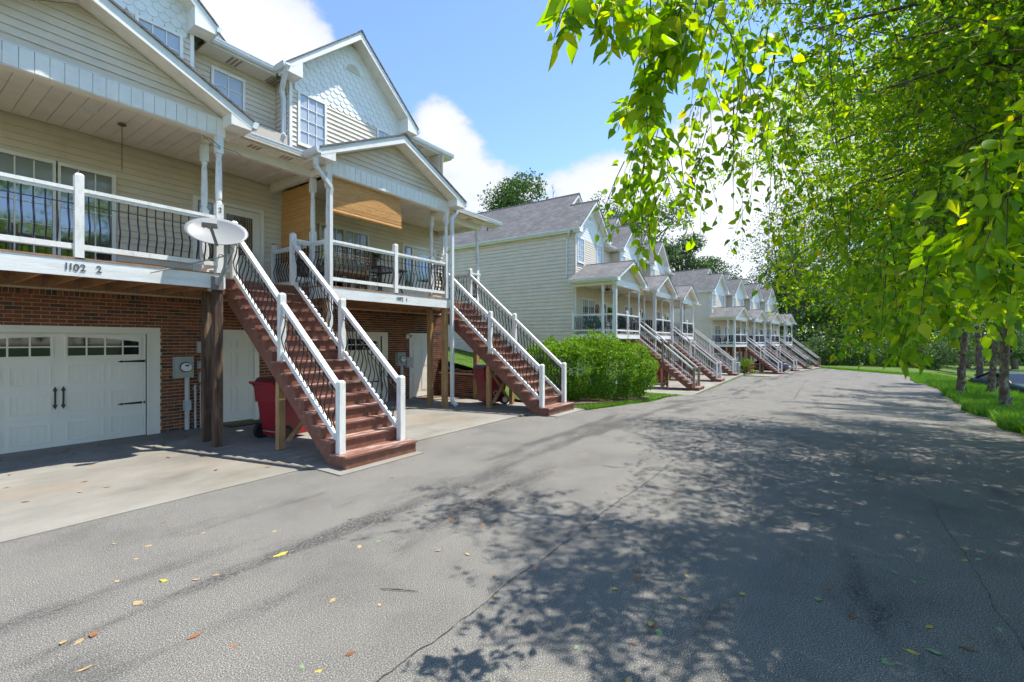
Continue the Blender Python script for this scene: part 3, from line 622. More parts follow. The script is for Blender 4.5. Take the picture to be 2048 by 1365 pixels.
    ve = MB().prism([arc(.23, k) for k in range(11)], 'y', WY - .045, WY - .036)
    ve.build('vent_screen', 'soffit_cream', vo); lv = MB()
    for k in range(5): z = 9.36 + k * .045; hw = math.sqrt(max(0, .22 ** 2 - ((z - 9.35) / .95) ** 2)); lv.beam((GC - hw, WY - .056, z), (GC + hw, WY - .056, z), .03, .008, (0, .4, 1))
    lv.build('louvre', 'scale_white', vo)
    gr = gable_trim(root, GC, GA, GH, SL, 1.90, WY, .17, .40, yback=3.5)
    gutter(root, (GC - GH, 1.88, GA - SL * GH - .01), (GC - GH, 2.5 if not first else 12.4, GA - SL * GH - .01), (-1, 0))
    gutter(root, (GC + GH, 1.88, GA - SL * GH - .01), (GC + GH, 2.5, GA - SL * GH - .01), (1, 0))
    # --- set-back part of the second floor
    SY = 2.9; sw2 = B(GXR + .001, XR, SY, SY + .12, 6.3, 8.6).build('setback_wall', 'sheathing', root)
    so = [(2.92 - .07, 3.54 + .07, 7.0, 8.12)]
    pieces(courses(GXR + .03, XR - .03, 6.5, 8.30, SY, so), 'siding_board', 'siding_boards', 'siding', sw2, detail)
    pieces(courses(WY + .03, SY if not first else 12.3, (5.7 if not first else 2.72), 8.45, XL, (), None, .12, -1, 'y') if not first else [], 'siding_board', 'siding_boards', 'siding', gw, False)
    window(root, 2.92, 3.54, 7.1, 8.05, SY, 2, 3, 'glass_blind_light', detail)
    xe = XR - (GH - GC - 1.35) - .0 if not last else XR + .55
    x_s = GC + GH
    sf = B(x_s, xe, 2.40, SY, 8.30, 8.325).build('eave_soffit', 'soffit_cream', root)
    B(x_s, xe, 2.385, 2.40, 8.305, 8.46).build('fascia', 'white_trim', sf); gutter(sf, (x_s, 2.384, 8.46), (xe, 2.384, 8.46), (0, -1))
    for k in range(6 if detail else 0):
        q = k // 3; B(x_s + .55 + k % 3 * .09 + q * .9, x_s + .60 + k % 3 * .09 + q * .9, 2.45, SY - .08, 8.296, 8.2995).build('soffit_vent', 'dirt_brown', sf)
    MB().slab([(x_s - .6, 2.36, 8.49), (xe, 2.36, 8.49), (xe, 4.2, 9.4), (x_s - .6, 4.2, 9.4)], .03).build('pent_roof', 'shingle_x', sf)
    # --- main roof behind, ridge running back
    rx = 1.3 + (P - 5.72) / 2; rz = GA - SL * GH + SL * (rx - (GC - GH)) - .012; RB = 12.6
    xre = XR + (GC - GH - XL) + .0 if not last else XR + .40
    zre = rz - SL * (xre - rx)
    rm = MB().slab([(rx, 3.47, rz + .03), (rx, RB, rz + .03), (GC - GH - .03, RB, GA - SL * GH - .009), (GC - GH - .03, 3.505, GA - SL * GH - .009)], .035)
    rm.slab([(rx, 3.47, rz + .03), (rx, RB, rz + .03), (xre, RB, zre + .03), (xre, 3.47, zre + .03)], .035)
    ro = rm.build('main_roof', 'shingle_y', root); MB().prism([(rx - .14, rz + .036 - .14 * SL), (rx, rz + .02), (rx + .14, rz + .036 - .14 * SL), (rx, rz + .05)], 'y', 3.46, RB).build('ridge_cap', 'roof_cap', ro)
    MB().prism([(GC - GH + .35, rz - SL * (rx - GC + GH - .35) - .1), (xre - .35, zre + SL * .35 - .1), (rx, rz - .1)], 'y', 3.75, 3.85).build('upper_gable', 'scale_white', ro)
    for s, xt in ((-1, GC - GH), (1, xre)):
        zt = rz - SL * abs(xt - rx)
        MB().hexa([(rx, 3.5, rz - .2), (xt, 3.5, zt - .2), (xt, 3.525, zt - .2), (rx, 3.525, rz - .2), (rx, 3.5, rz - .01), (xt, 3.5, zt - .01), (xt, 3.525, zt - .01), (rx, 3.525, rz - .01)]).build('rake_board', 'white_trim', ro)
        MB().hexa([(rx, 3.526, rz - .18), (xt, 3.526, zt - .18), (xt, 3.75, zt - .18), (rx, 3.75, rz - .18), (rx, 3.526, rz - .16), (xt, 3.526, zt - .16), (xt, 3.75, zt - .16), (rx, 3.75, rz - .16)]).build('soffit', 'soffit_cream', ro)
    if not detail: MB().tube([(-.6, 8.6, 9.2), (-.6, 8.6, 9.75)], .04, 8).build('vent_pipe', 'roof_cap', ro)
    # --- end walls
    if first:
        s1 = B(XL, XL + .1, WY + .001, 12.3, 0, 8.5).build('side_wall', 'sheathing', root)
        pieces(courses(WY + .02, 12.3, .55, 8.42, XL, (), None, .2, -1, 'y', .05), 'siding_board', 'siding_boards', 'siding', s1, False)
        B(XL - .04, XL, WY + .03, 12.35, 0, .55).build('foundation', 'foundation', s1)
        B(XL - .035, XL + .06, WY - .036, WY - .0, .3, 5.6).build('corner_trim', 'white_trim', s1)
        B(GC - GH + .001, XL - .001, WY + .01, 12.4, GA - SL * GH - .2, GA - SL * GH - .18).build('soffit', 'soffit_cream', s1)
        B(GC - GH + .002, GC - GH + .03, WY + .2, 12.4, GA - SL * GH - .178, GA - SL * GH - .02).build('fascia', 'white_trim', s1)
        downspout(s1, [(GC - GH - .05, WY + .15, 8.36), (GC - GH - .05, WY + .18, 8.28), (XL - .06, WY + .45, 8.0), (XL - .06, WY + .45, 6.0)])
    if last:
        s1 = B(XR - .1, XR, WY + .122, 12.3, 0, 8.5).build('side_wall', 'sheathing', root)
        pieces(courses(WY + .02, 12.3, 2.74, 8.42, XR, (), None, .12, 1, 'y'), 'siding_board', 'siding_boards', 'siding', s1, False)
        B(XR, XR + .012, WY - .01, 12.3, 0, 2.72).build('brick_return', 'brick_far', s1)
        B(XR - .06, XR + .035, WY - .036, WY, 2.7, 5.6).build('corner_trim', 'white_trim', s1)
        B(XR - .06, XR + .035, SY - .036, SY, 6.3, 8.3).build('corner_trim', 'white_trim', s1)
        downspout(s1, [(XR + .1, 2.42, 8.34), (XR + .1, 2.55, 8.22), (XR + .06, SY - .08, 8.02), (XR + .06, SY - .08, 6.9)])
    # --- porch: posts, deck, columns, railings
    px0, px1 = -1.78, 1.83; Y2 = .57
    dk = B(px0 - .12, px1 + .10, -.05, WY - .03, 2.987, 3.008).box(px1 + .102, P + px0 - .122 if not last else XR - .2, Y2 - .03, WY - .03, 2.9875, 3.0075).build('porch_deck', 'deck_edge', root)
    fb = B(px0 - .11, px1 + .09, -.04, 0, 2.745, 2.986).build('front_beam', 'beam_paint', dk)
    B(px0 - .11, px0 - .07, .001, WY - .03, 2.745, 2.986).build('side_beam', 'beam_paint', dk); B(px1 + .05, px1 + .09, .001, Y2, 2.745, 2.986).build('side_beam', 'beam_paint', dk)
    xq = P + px0 - .112 if not last else XR - .2
    B(px1 + .091, xq, Y2 - .04, Y2, 2.70, 2.986).build('landing_beam', 'stair_red', dk)
    B(px0 - .06, xq, WY - .06, WY - .02, 2.75, 2.98).build('ledger', 'wood_joist', dk)
    js = []; hg = []; nx = px0 + .25
    while nx < xq - .1:
        y0 = .002 if nx < px1 + .05 else Y2 + .002
        if not (abs(nx - px1 - .07) < .06): js.append(B(nx - .02, nx + .02, y0, WY - .062, 2.76, 2.98)); hg.append(B(nx - .032, nx - .021, WY - .16, WY - .064, 2.755, 2.90).box(nx + .021, nx + .032, WY - .16, WY - .064, 2.755, 2.90))
        nx += .405
    pieces(js, 'joist', 'joists', 'wood_joist', dk, detail); pieces(hg, 'joist_hanger', 'joist_hangers', 'galvanised', dk, detail)
    for (x, y) in ((px1, .05), (px1 + .08, .69), (px0, .05), (px0 - .02, .69)):
        s = .064; m = B(x - s, x + s, y - s, y + s, 0, 2.743); o = m.build('wood_post', posts, root)
    for (x, y) in ((px0, 0), (px1, 0), (px0, Y2), (px1, Y2)): column(root, x, y, 3.009, 5.38)
    if last:
        column(root, XR - .25, Y2 + .02, 3.009, 5.38); B(XR - .33, XR - .19, Y2 - .03, Y2 + .11, -.4, 2.70).build('wood_post', posts, root)
    D = 3.01
    post(.03, 0, 2.99, 4.17, .05).build('railing_post', 'white_paint', railing(root, (px0 + .055, 0, D), (-.02, 0, D), (0, -1), detail))
    railing(root, (.08, 0, D), (px1 - .055, 0, D), (0, -1), detail)
    railing(root, (px0, .055, D), (px0, Y2 - .055, D), (-1, 0), detail); o = railing(root, (px0, Y2 + .055, D), (px0, WY - .16, D), (-1, 0), detail); post(px0, WY - .11, D, 4.1, .05).build('railing_post', 'white_paint', o)
    railing(root, (px1, .055, D), (px1, Y2 - .055, D), (1, 0), detail); railing(root, (px1 + .055, Y2, D), (SX0 + .05, Y2, D), (0, -1), detail)
    railing(root, (SX1 - .05, Y2, D), (xq + .05, Y2, D), (0, -1), detail)
    if last: railing(root, (XR - .25, Y2 + .08, D), (XR - .25, WY - .1, D), (1, 0), detail)
    staircase(root, detail, 'wood_tan', lod)
    # --- porch roof
    pc = .02; PH = 2.2; PA = 6.76; PS = .477; pt = PA - PS * PH
    pg = MB().prism([(px0 - .1, 5.55), (px1 + .1, 5.55), (px1 + .1, pt + PS * (pc + PH - px1 - .1) - .1), (pc, PA - .12), (px0 - .1, pt + PS * (PH + px0 - .1 - pc) - .1)], 'y', .0, .06).build('porch_gable', 'sheathing', root)
    pieces(courses(px0 - .1, px1 + .1, 5.68, PA - .2, 0, (), lambda z: (pc - (PA - .19 - z) / PS, pc + (PA - .19 - z) / PS), .115), 'siding_board', 'siding_boards', 'siding', pg, detail)
    B(px0 - .08, px1 + .08, -.025, .1, 5.40, 5.549).build('front_header', 'white_trim', pg)
    fp = []; n = 26; x0 = px0 - .09; ww = (px1 - px0 + .18) / n
    for k in range(n): fp.append(B(x0 + k * ww + .003, x0 + (k + 1) * ww - .003, -.045, -.026, 5.385, 5.665))
    pieces(fp, 'fascia_panel', 'fascia_panels', 'white_trim', pg, detail)
    B(px0 - .1, px1 + .1, -.050, -.02, 5.666, 5.682).build('trim_strip', 'white_trim', pg); B(px0 - .1, px1 + .1, -.03, .12, 5.37, 5.384).build('trim_strip', 'ceiling_white', pg)
    pr = gable_trim(pg, pc, PA, PH, PS, -.36, 0, .15, .34, yback=WY - .002)
    gl = (WY - .02) if first else .2
    gutter(pr, (pc - PH, -.37, pt - .005), (pc - PH, gl, pt - .005), (-1, 0)); gutter(pr, (pc + PH, -.37, pt - .005), (pc + PH, .2, pt - .005), (1, 0))
    B(pc - PH + .02, px0 - .101, .001, WY - .03, pt - .17, pt - .15).build('soffit', 'soffit_cream', pr); B(px1 + .101, pc + PH - .02, .001, .5, pt - .17, pt - .15).build('soffit', 'soffit_cream', pr)
    B(pc - PH, pc - PH + .02, .001, WY - .03, pt - .17, pt - .02).build('fascia', 'white_trim', pr); B(pc + PH - .02, pc + PH, .001, .22, pt - .17, pt - .02).build('fascia', 'white_trim', pr)
    xr_ = P + pc - PH if not last else XR + .45
    ex = P + pc + .25 if not last else XR + .45
    sh = MB().slab([(pc + PH, .20, 5.74), (xr_, .20, 5.74), (ex, 2.9, 6.92), (pc - .25, 2.9, 6.92)], .03).build('shed_roof', 'shingle_x', root)
    B(pc + PH, xr_, .205, .225, 5.55, 5.705).build('fascia', 'white_trim', sh); gutter(sh, (pc + PH, .204, 5.705), (xr_, .204, 5.705), (0, -1))
    B(pc + PH, xr_, .226, Y2 - .06, 5.555, 5.575).build('soffit', 'soffit_cream', sh)
    for k in range(6 if detail else 0):
        q = k // 3; B(pc + PH + .28 + k % 3 * .08 + q * .62, pc + PH + .33 + k % 3 * .08 + q * .62, .27, .46, 5.5505, 5.5545).build('soffit_vent', 'dirt_brown', sh)
    hx = P + px0 - .06 if not last else XR - .15
    B(px1 + .101, hx, Y2 - .06, Y2 + .06, 5.38, 5.60).build('landing_header', 'ceiling_white', sh)
    sp = [];
    B(px0 - .055, px0 + .055, .1, WY - .03, 5.40, 5.60).build('side_header', 'ceiling_white', pg); B(px1 - .055, px1 + .055, .1, Y2 - .0, 5.40, 5.60).build('side_header', 'ceiling_white', pg)
    if last: B(XR - .3, XR - .2, Y2 + .06, WY - .03, 5.40, 5.60).build('side_header', 'ceiling_white', sh)
    for k in range(15): yy = .12 + k * .142; sp.append(B(px0 - .072, px0 - .056, yy + .003, yy + .139, 5.385, 5.59))
    pieces(sp, 'header_panel', 'header_panels', 'ceiling_white', pg, detail)
    cl = B(px0 + .056, XR if not last else XR - .3, .1, WY - .002, 5.575, 5.60).build('porch_ceiling', 'sheathing', root); cb = []
    x = px0 + .058
    while x < (XR if not last else XR - .35) - .05:
        cb.append(B(x + .0035, min(x + .2, XR) - .0035, .101 if x < px1 - .05 else Y2 + .062, WY - .028, 5.56, 5.574)); x += .2
    pieces(cb, 'ceiling_board', 'ceiling_boards', 'ceiling_white', cl, detail)
    for (x, y) in ((.4, 1.1), (2.9, 1.4)): MB().tube([(x, y, 5.545), (x, y, 5.5595)], .085, 16).tube([(x, y, 5.540), (x, y, 5.5449)], .06, 16).build('recessed_light', 'dial_white', cl)
    return root
plain('dirt_brown', (.34, .27, .20), .8, .3, 20)

# ------------------------------------------------------------------ terrain, drive, concrete
def zr(X): return float(np.interp(X, [-200, 11, 14.5, 24, 38, 47.5, 60, 300], [0, 0, -.14, -.79, -.82, -1.46, -1.52, -1.6]))
def re_(X): return float(np.interp(X, [-40, 13, 20, 30, 45, 59, 300], [-3.2, -3.3, -4.0, -4.75, -5.4, -6.4, -20]))   # right edge of the asphalt
def gz(X, Y):
    z = zr(X) - .03; k = re_(X)
    if Y < k - .3: z -= 1.15 * min(1, max(0, (k - 1.2 - Y) / 7.0)) ** 1.3 if Y < k - 1.2 else 0
    if Y > 14: z += min(6, (Y - 14) * .07)
    return z
def grid(name, xs, ys, fn, mat, kind='structure', flip=False):
    vs = [fn(x, y) for x in xs for y in ys]; n = len(ys)
    fs = [(i * n + j, (i + 1) * n + j, (i + 1) * n + j + 1, i * n + j + 1) for i in range(len(xs) - 1) for j in range(n - 1)]
    return tag(MB().add(vs, fs).build(name, mat, None, smooth=True), kind=kind)
xs = [-200, -100, -50, -20] + list(np.arange(-8, 80, 2.0)) + [90, 110, 140, 200, 400, 900]; ys = [-900, -300, -150, -90, -60, -40, -30, -24, -20] + list(np.arange(-17, 24, 1.0)) + [28, 34, 44, 60, 90, 150, 300, 900]
grid('ground', xs, ys, lambda x, y: (x, y, gz(x, y)), 'turf')
lefts = [(-30, 6.25), (-6, 6.25), (9.2, 6.25), (9.9, 5.7), (11.15, 5.5), (11.35, 5.35), (13, 5.15), (15, 4.95), (17, 5.1), (19, 5.5), (24, 5.35), (38, 5.4), (42, 5.2), (47, 4.7), (52, 3.9), (60, 2.4), (68, .7)]
rights = [(-30, -3.2), (-6, -3.2), (9.2, -3.3), (9.9, -3.3), (11.15, -3.3), (11.35, -3.3), (13, -3.35), (15, -3.5), (17, -3.7), (19, -3.95), (24, -4.4), (36, -5.05), (40, -5.25), (44, -5.4), (48, -5.6), (54, -6.05), (59, -6.4)]
def road():
    vs = []; fs = []; rows = []
    for k in range(len(lefts) - 1):
        m = max(1, int((lefts[k + 1][0] - lefts[k][0]) / .4))
        for i in range(m): t = i / m; rows.append([tuple(a[k][j] * (1 - t) + a[k + 1][j] * t for j in (0, 1)) for a in (lefts, rights)])
    rows.append([lefts[-1], rights[-1]]); n = 15
    for (l, r) in rows:
        for j in range(n):
            t = j / (n - 1); X = l[0] * (1 - t) + r[0] * t; Y = l[1] * (1 - t) + r[1] * t
            e = .10 * math.sin(X * .9) + .05 * math.sin(X * 2.1 + 1)
            if j == n - 1: Y += e
            vs.append((X, Y, zr(X)))
    fs = [(i * n + j, (i + 1) * n + j, (i + 1) * n + j + 1, i * n + j + 1) for i in range(len(rows) - 1) for j in range(n - 1)]
    return tag(MB().add(vs, fs).build('road', 'asphalt', None, smooth=True), kind='structure')
ROAD = road()
def pad(name, poly, z, th=.1):
    m = MB().prism(poly, 'z', z - th, z); return tag(m.build(name, 'concrete'), kind='structure')
pad('driveway', [(-12, 6.22), (3.78, 6.22), (3.78, 11.05), (-12, 11.05)], .012)
pad('driveway', [(3.79, 5.49), (5.36, 5.49), (5.36, 11.05), (3.79, 11.05)], .016)
pad('driveway', [(5.37, 6.25), (9.72, 6.28), (9.72, 11.05), (5.37, 11.05)], .012)
pad('driveway', [(9.73, 5.42), (11.24, 5.42), (11.35, 6.1), (11.35, 11.05), (9.73, 11.05)], .016)
# lawn rising between the first two buildings, held by a low brick wall
def lawn_z(x, y): return gz(x, 0) + .05 + max(0, y - 7.2) * .165 + (.62 * min(1, max(0, (y - 8.6) / .8)) * max(0, 1 - (x - 11.4) / 2.2))
grid('lawn', [11.44, 11.8, 12.3, 13, 14, 15.5, 17, 19, 21.4], list(np.arange(5.3, 12, .45)) + [12.5, 14, 16, 19, 23, 28, 36, 50], lambda x, y: (x, max(y, float(np.interp(x, [11.4, 13, 15, 17, 19, 22], [5.4, 5.2, 5.0, 5.15, 5.6, 5.4]))), lawn_z(x, y)), 'turf')
# ------------------------------------------------------------------ the three rows of townhouses
PA_ = 5.72
A = []
for k, (nm, lb) in enumerate((('townhouse', 'townhouse numbered 1102 1 with bamboo blinds on its porch, beside the big shrub'), ('townhouse', 'townhouse numbered 1102 2 with a satellite dish on its porch corner'))):
    t = thing(nm, lb, 'townhouse', (7.5 - k * PA_, 8.7, .012), 0, 'townhouses along the drive')
    A.append(unit(t, PA_ if k else 5.50, True, last=(k == 0), posts='wood_tan' if k == 0 else 'wood_dark'))
def place(o, X0, Y0, Z0, th, x):
    o.location = (X0 + x * math.cos(th), Y0 + x * math.sin(th), Z0); o.rotation_euler = (0, 0, th)
def row(n, X0, Y0, Z0, th, P, labels, wins):
    out = []; proto = None
    for k in range(n):
        if k in (0, n - 1) or proto is None:
            o = thing('townhouse', labels[k], 'townhouse', (0, 0, 0), 0, 'townhouses along the drive'); unit(o, P, False, first=(k == 0), last=(k == n - 1), windows=wins)
        elif proto == 'x' or k == 1:
            o = thing('townhouse', labels[k], 'townhouse', (0, 0, 0), 0, 'townhouses along the drive'); unit(o, P, False, windows=wins); proto = o
        else: o = copy_tree(out[1])
        o['label'] = labels[k]; place(o, X0, Y0, Z0, th, k * P); out.append(o)
        if k == 0: proto = 'x'
    return out
BX = (22.87, 8.64, -.78, .01); CX = (50.5, 7.35, -1.47, -.168)
BU = row(3, *BX, 6.27, ['townhouse with green chairs on its porch, first of the middle row, behind the shrub', 'middle townhouse of the middle row, with white newel posts on its stairs', 'last townhouse of the middle row, stairs with white balusters on one side'], 'glass_dark')
CU = row(4, *CX, 5.89, ['first townhouse of the far row, its tall side wall facing the drive', 'second townhouse of the far row, dark car parked by its stairs', 'third townhouse of the far row, half hidden by birch leaves', 'last townhouse of the far row, at the end of the drive by the woods'], 'glass_dark')
def loc(fr, x, y, z=0):
    X0, Y0, Z0, th = fr; return (X0 + x * math.cos(th) - y * math.sin(th), Y0 + x * math.sin(th) + y * math.cos(th), Z0 + z)
for fr, P, n in ((BX, 6.27, 3), (CX, 5.89, 4)):
    for k in range(n):
        q = [loc(fr, x + k * P, y)[:2] for x, y in ((-1.5, -3.2), (P - 1.51, -3.2), (P - 1.51, 2.4), (-1.5, 2.4))]; pad('driveway', q, fr[2] + .03 + .002 * k, .3)
B1_newels = [c for c in BU[0].children if c.name.startswith('staircase')][0]
for c in B1_newels.children:
    if c.name.startswith('newel_post'):
        yy = sum(v.co.y for v in c.data.vertices) / len(c.data.vertices)
        if yy < 0: c.data = c.data.copy(); c.data.materials[0] = MAT['wood_grey']
st3 = [c for c in BU[2].children if c.name.startswith('staircase')][0]
for c in st3.children:
    if c.name.startswith('balusters') and c.data.vertices[0].co.x > 3: c.data.materials[0] = MAT['white_paint']
for st in ([c for c in CU[2].children if c.name.startswith('staircase')] + [c for c in CU[3].children if c.name.startswith('staircase')]):
    for c in st.children:
        if c.name.startswith('newel_post'): c.data = c.data.copy(); c.data.materials[0] = MAT['wood_grey']
for i, ch in enumerate('1102'): text(A[1], ch, (-.105 + (0, .045, .103, .172)[i], -.0462, 2.868 + random.uniform(-.004, .004)), .135); text(A[0], ch, (.055 + (0, .042, .097, .165)[i], -.0462, 2.868 + random.uniform(-.004, .004)), .125)
text(A[1], '2', (.24, -.0462, 2.868), .135); text(A[0], '1', (.36, -.0462, 2.868), .125)
text(A[1], '2', (1.83, -.0595, 4.10), .11, name='column_number')
downspout(A[0], [(-2.24, -.28, 5.50), (-2.22, -.24, 5.36), (-1.80, -.13, 5.06), (-1.80, -.105, 4.9), (-1.80, -.105, .2), (-1.80, -.16, .1)])
downspout(A[0], [(2.28, .02, 5.52), (2.10, -.09, 5.36), (1.97, -.095, 5.28), (1.965, -.095, 2.6), (1.965, -.105, .16), (1.99, -.26, .06)], .042)
downspout(A[0], [(-1.62, 1.86, 8.42), (-1.60, 2.0, 8.30), (-1.50, 2.36, 8.0), (-1.43, 2.40, 7.8), (-1.43, 2.40, 6.95), (-1.50, 2.28, 6.86)], .045)
for (k, fr, P, un) in ((0, BX, 6.27, BU), (1, BX, 6.27, BU), (2, BX, 6.27, BU), (0, CX, 5.89, CU), (1, CX, 5.89, CU), (2, CX, 5.89, CU), (3, CX, 5.89, CU)):
    for x in ((-1.80, 1.97) if k == 1 else (-1.80,)): downspout(un[k], [(x - .3, -.2, 5.5), (x, -.11, 5.2), (x, -.105, 2.6), (x, -.105, .15)], .05)
text(BU[0], '8', (.02, -.0462, 2.868), .14); text(BU[0], '1', (.16, -.0462, 2.868), .14)

# ------------------------------------------------------------------ vegetation
def nrm(a): return a / np.maximum(np.linalg.norm(a, axis=-1, keepdims=True), 1e-9)
SHAPE6 = (np.array([(0, 0, 0), (.20, -.29, .06), (.55, -.25, .08), (1.05, 0, -.08), (.55, .25, .08), (.20, .29, .06)]), [(0, 1, 2, 3), (0, 3, 4, 5)])
SHAPE8 = (np.array([(0, 0, 0), (.13, -.22, .04), (.36, -.32, .08), (.68, -.17, .05), (1.05, 0, -.09), (.68, .17, .05), (.36, .32, .08), (.13, .22, .04)]), [(0, 1, 2, 3, 4), (0, 4, 5, 6, 7)])
SHAPE12 = (np.array([(0, 0, 0), (.06, -.14, .03), (.18, -.27, .06), (.36, -.32, .09), (.56, -.25, .07), (.76, -.12, .02), (1.06, 0, -.15), (.76, .12, .02), (.56, .25, .07), (.36, .32, .09), (.18, .27, .06), (.06, .14, .03), (.5, 0, .0)]), [(0, 1, 2, 3, 12), (12, 3, 4, 5, 6), (0, 12, 9, 10, 11), (12, 6, 7, 8, 9)])
SHAPE4 = (np.array([(0, 0, 0), (.42, -.36, .07), (1, 0, -.03), (.42, .36, .07)]), [(0, 1, 2), (0, 2, 3)])
def raw_mesh(name, V, faces_per, k, N, mat, tint):
    # V: (N*k, 3); faces_per: index tuples of one item
    me = bpy.data.meshes.new(name); me.vertices.add(N * k); me.vertices.foreach_set('co', V.astype(np.float32).ravel())
    ll = [len(f) for f in faces_per]; idx = np.concatenate([np.array(f) for f in faces_per]); tot = len(idx)
    loops = (idx[None, :] + (np.arange(N) * k)[:, None]).ravel(); starts = (np.concatenate([[0], np.cumsum(ll)[:-1]])[None, :] + (np.arange(N) * tot)[:, None]).ravel()
    me.loops.add(N * tot); me.loops.foreach_set('vertex_index', loops.astype(np.int32)); me.polygons.add(N * len(ll)); me.polygons.foreach_set('loop_start', starts.astype(np.int32))
    me.update(calc_edges=True); me.materials.append(MAT[mat])
    if tint is not None: me.attributes.new('tint', 'FLOAT', 'FACE').data.foreach_set('value', np.repeat(tint, len(ll)).astype(np.float32))
    return me
def leaf_frames(D, Nn):
    D = nrm(D); Bn = nrm(np.cross(Nn, D)); return D, Bn, np.cross(D, Bn)
def leaf_mesh(name, P, D, Nn, S, tint, mat, shape):
    sh, fc = shape; D, Bn, C = leaf_frames(D, Nn)
    V = P[:, None, :] + S[:, None, None] * (sh[None, :, 0:1] * D[:, None] + sh[None, :, 1:2] * Bn[:, None] + sh[None, :, 2:3] * C[:, None])
    return raw_mesh(name, V.reshape(-1, 3), fc, len(sh), len(P), mat, tint)
def twig_leaves(S0, D0, Ln, n, size, rng, droop=.42):
    # leaves set alternately along drooping twigs
    T = len(S0); t = (np.arange(n) + rng.random((T, n)) * .6 + .4) / n
    pos = S0[:, None] + D0[:, None] * (Ln[:, None] * t)[..., None]; pos[..., 2] -= droop * Ln[:, None] * t ** 2
    side = nrm(rng.normal(size=(T, n, 3))); pos += side * .03 * (size / .06)
    dr = nrm(side * .95 + np.array([0, 0, -.6]) + D0[:, None] * .35); nn = nrm(rng.normal(size=(T, n, 3)) + np.array([0, 0, .5]))
    sz = size * (.5 + .75 * rng.random((T, n)))
    return pos.reshape(-1, 3), dr.reshape(-1, 3), nn.reshape(-1, 3), sz.ravel()
def twig_mesh(S0, D0, Ln, r, droop=.42, seg=4):
    T = len(S0); t = np.linspace(0, 1, seg); p = S0[:, None] + D0[:, None] * (Ln[:, None] * t)[..., None]; p[..., 2] -= droop * Ln[:, None] * t ** 2
    a = nrm(np.cross(D0, np.array([.3, .2, .93]))); b = np.cross(D0, a); rr = r * (1 - .7 * t)
    ring = [math.pi * 2 * k / 3 for k in range(3)]
    V = np.stack([p + (a[:, None] * math.cos(q) + b[:, None] * math.sin(q)) * rr[None, :, None] for q in ring], 2).reshape(T * seg * 3, 3)
    fc = [(i * 3 + k, i * 3 + (k + 1) % 3, (i + 1) * 3 + (k + 1) % 3, (i + 1) * 3 + k) for i in range(seg - 1) for k in range(3)]
    return raw_mesh('twigs', V, fc, seg * 3, T, 'twig', None)
def branch_pts(a, b, sag, rng, n=6):
    a = Vector(a); b = Vector(b); out = []; L_ = (b - a).length
    for i in range(n):
        t = i / (n - 1); p = a.lerp(b, t); p.z += sag * math.sin(math.pi * t) * L_; j = .035 * L_ * math.sin(math.pi * t)
        out.append(p + Vector((rng.normal() * j, rng.normal() * j, rng.normal() * j * .5)))
    return out
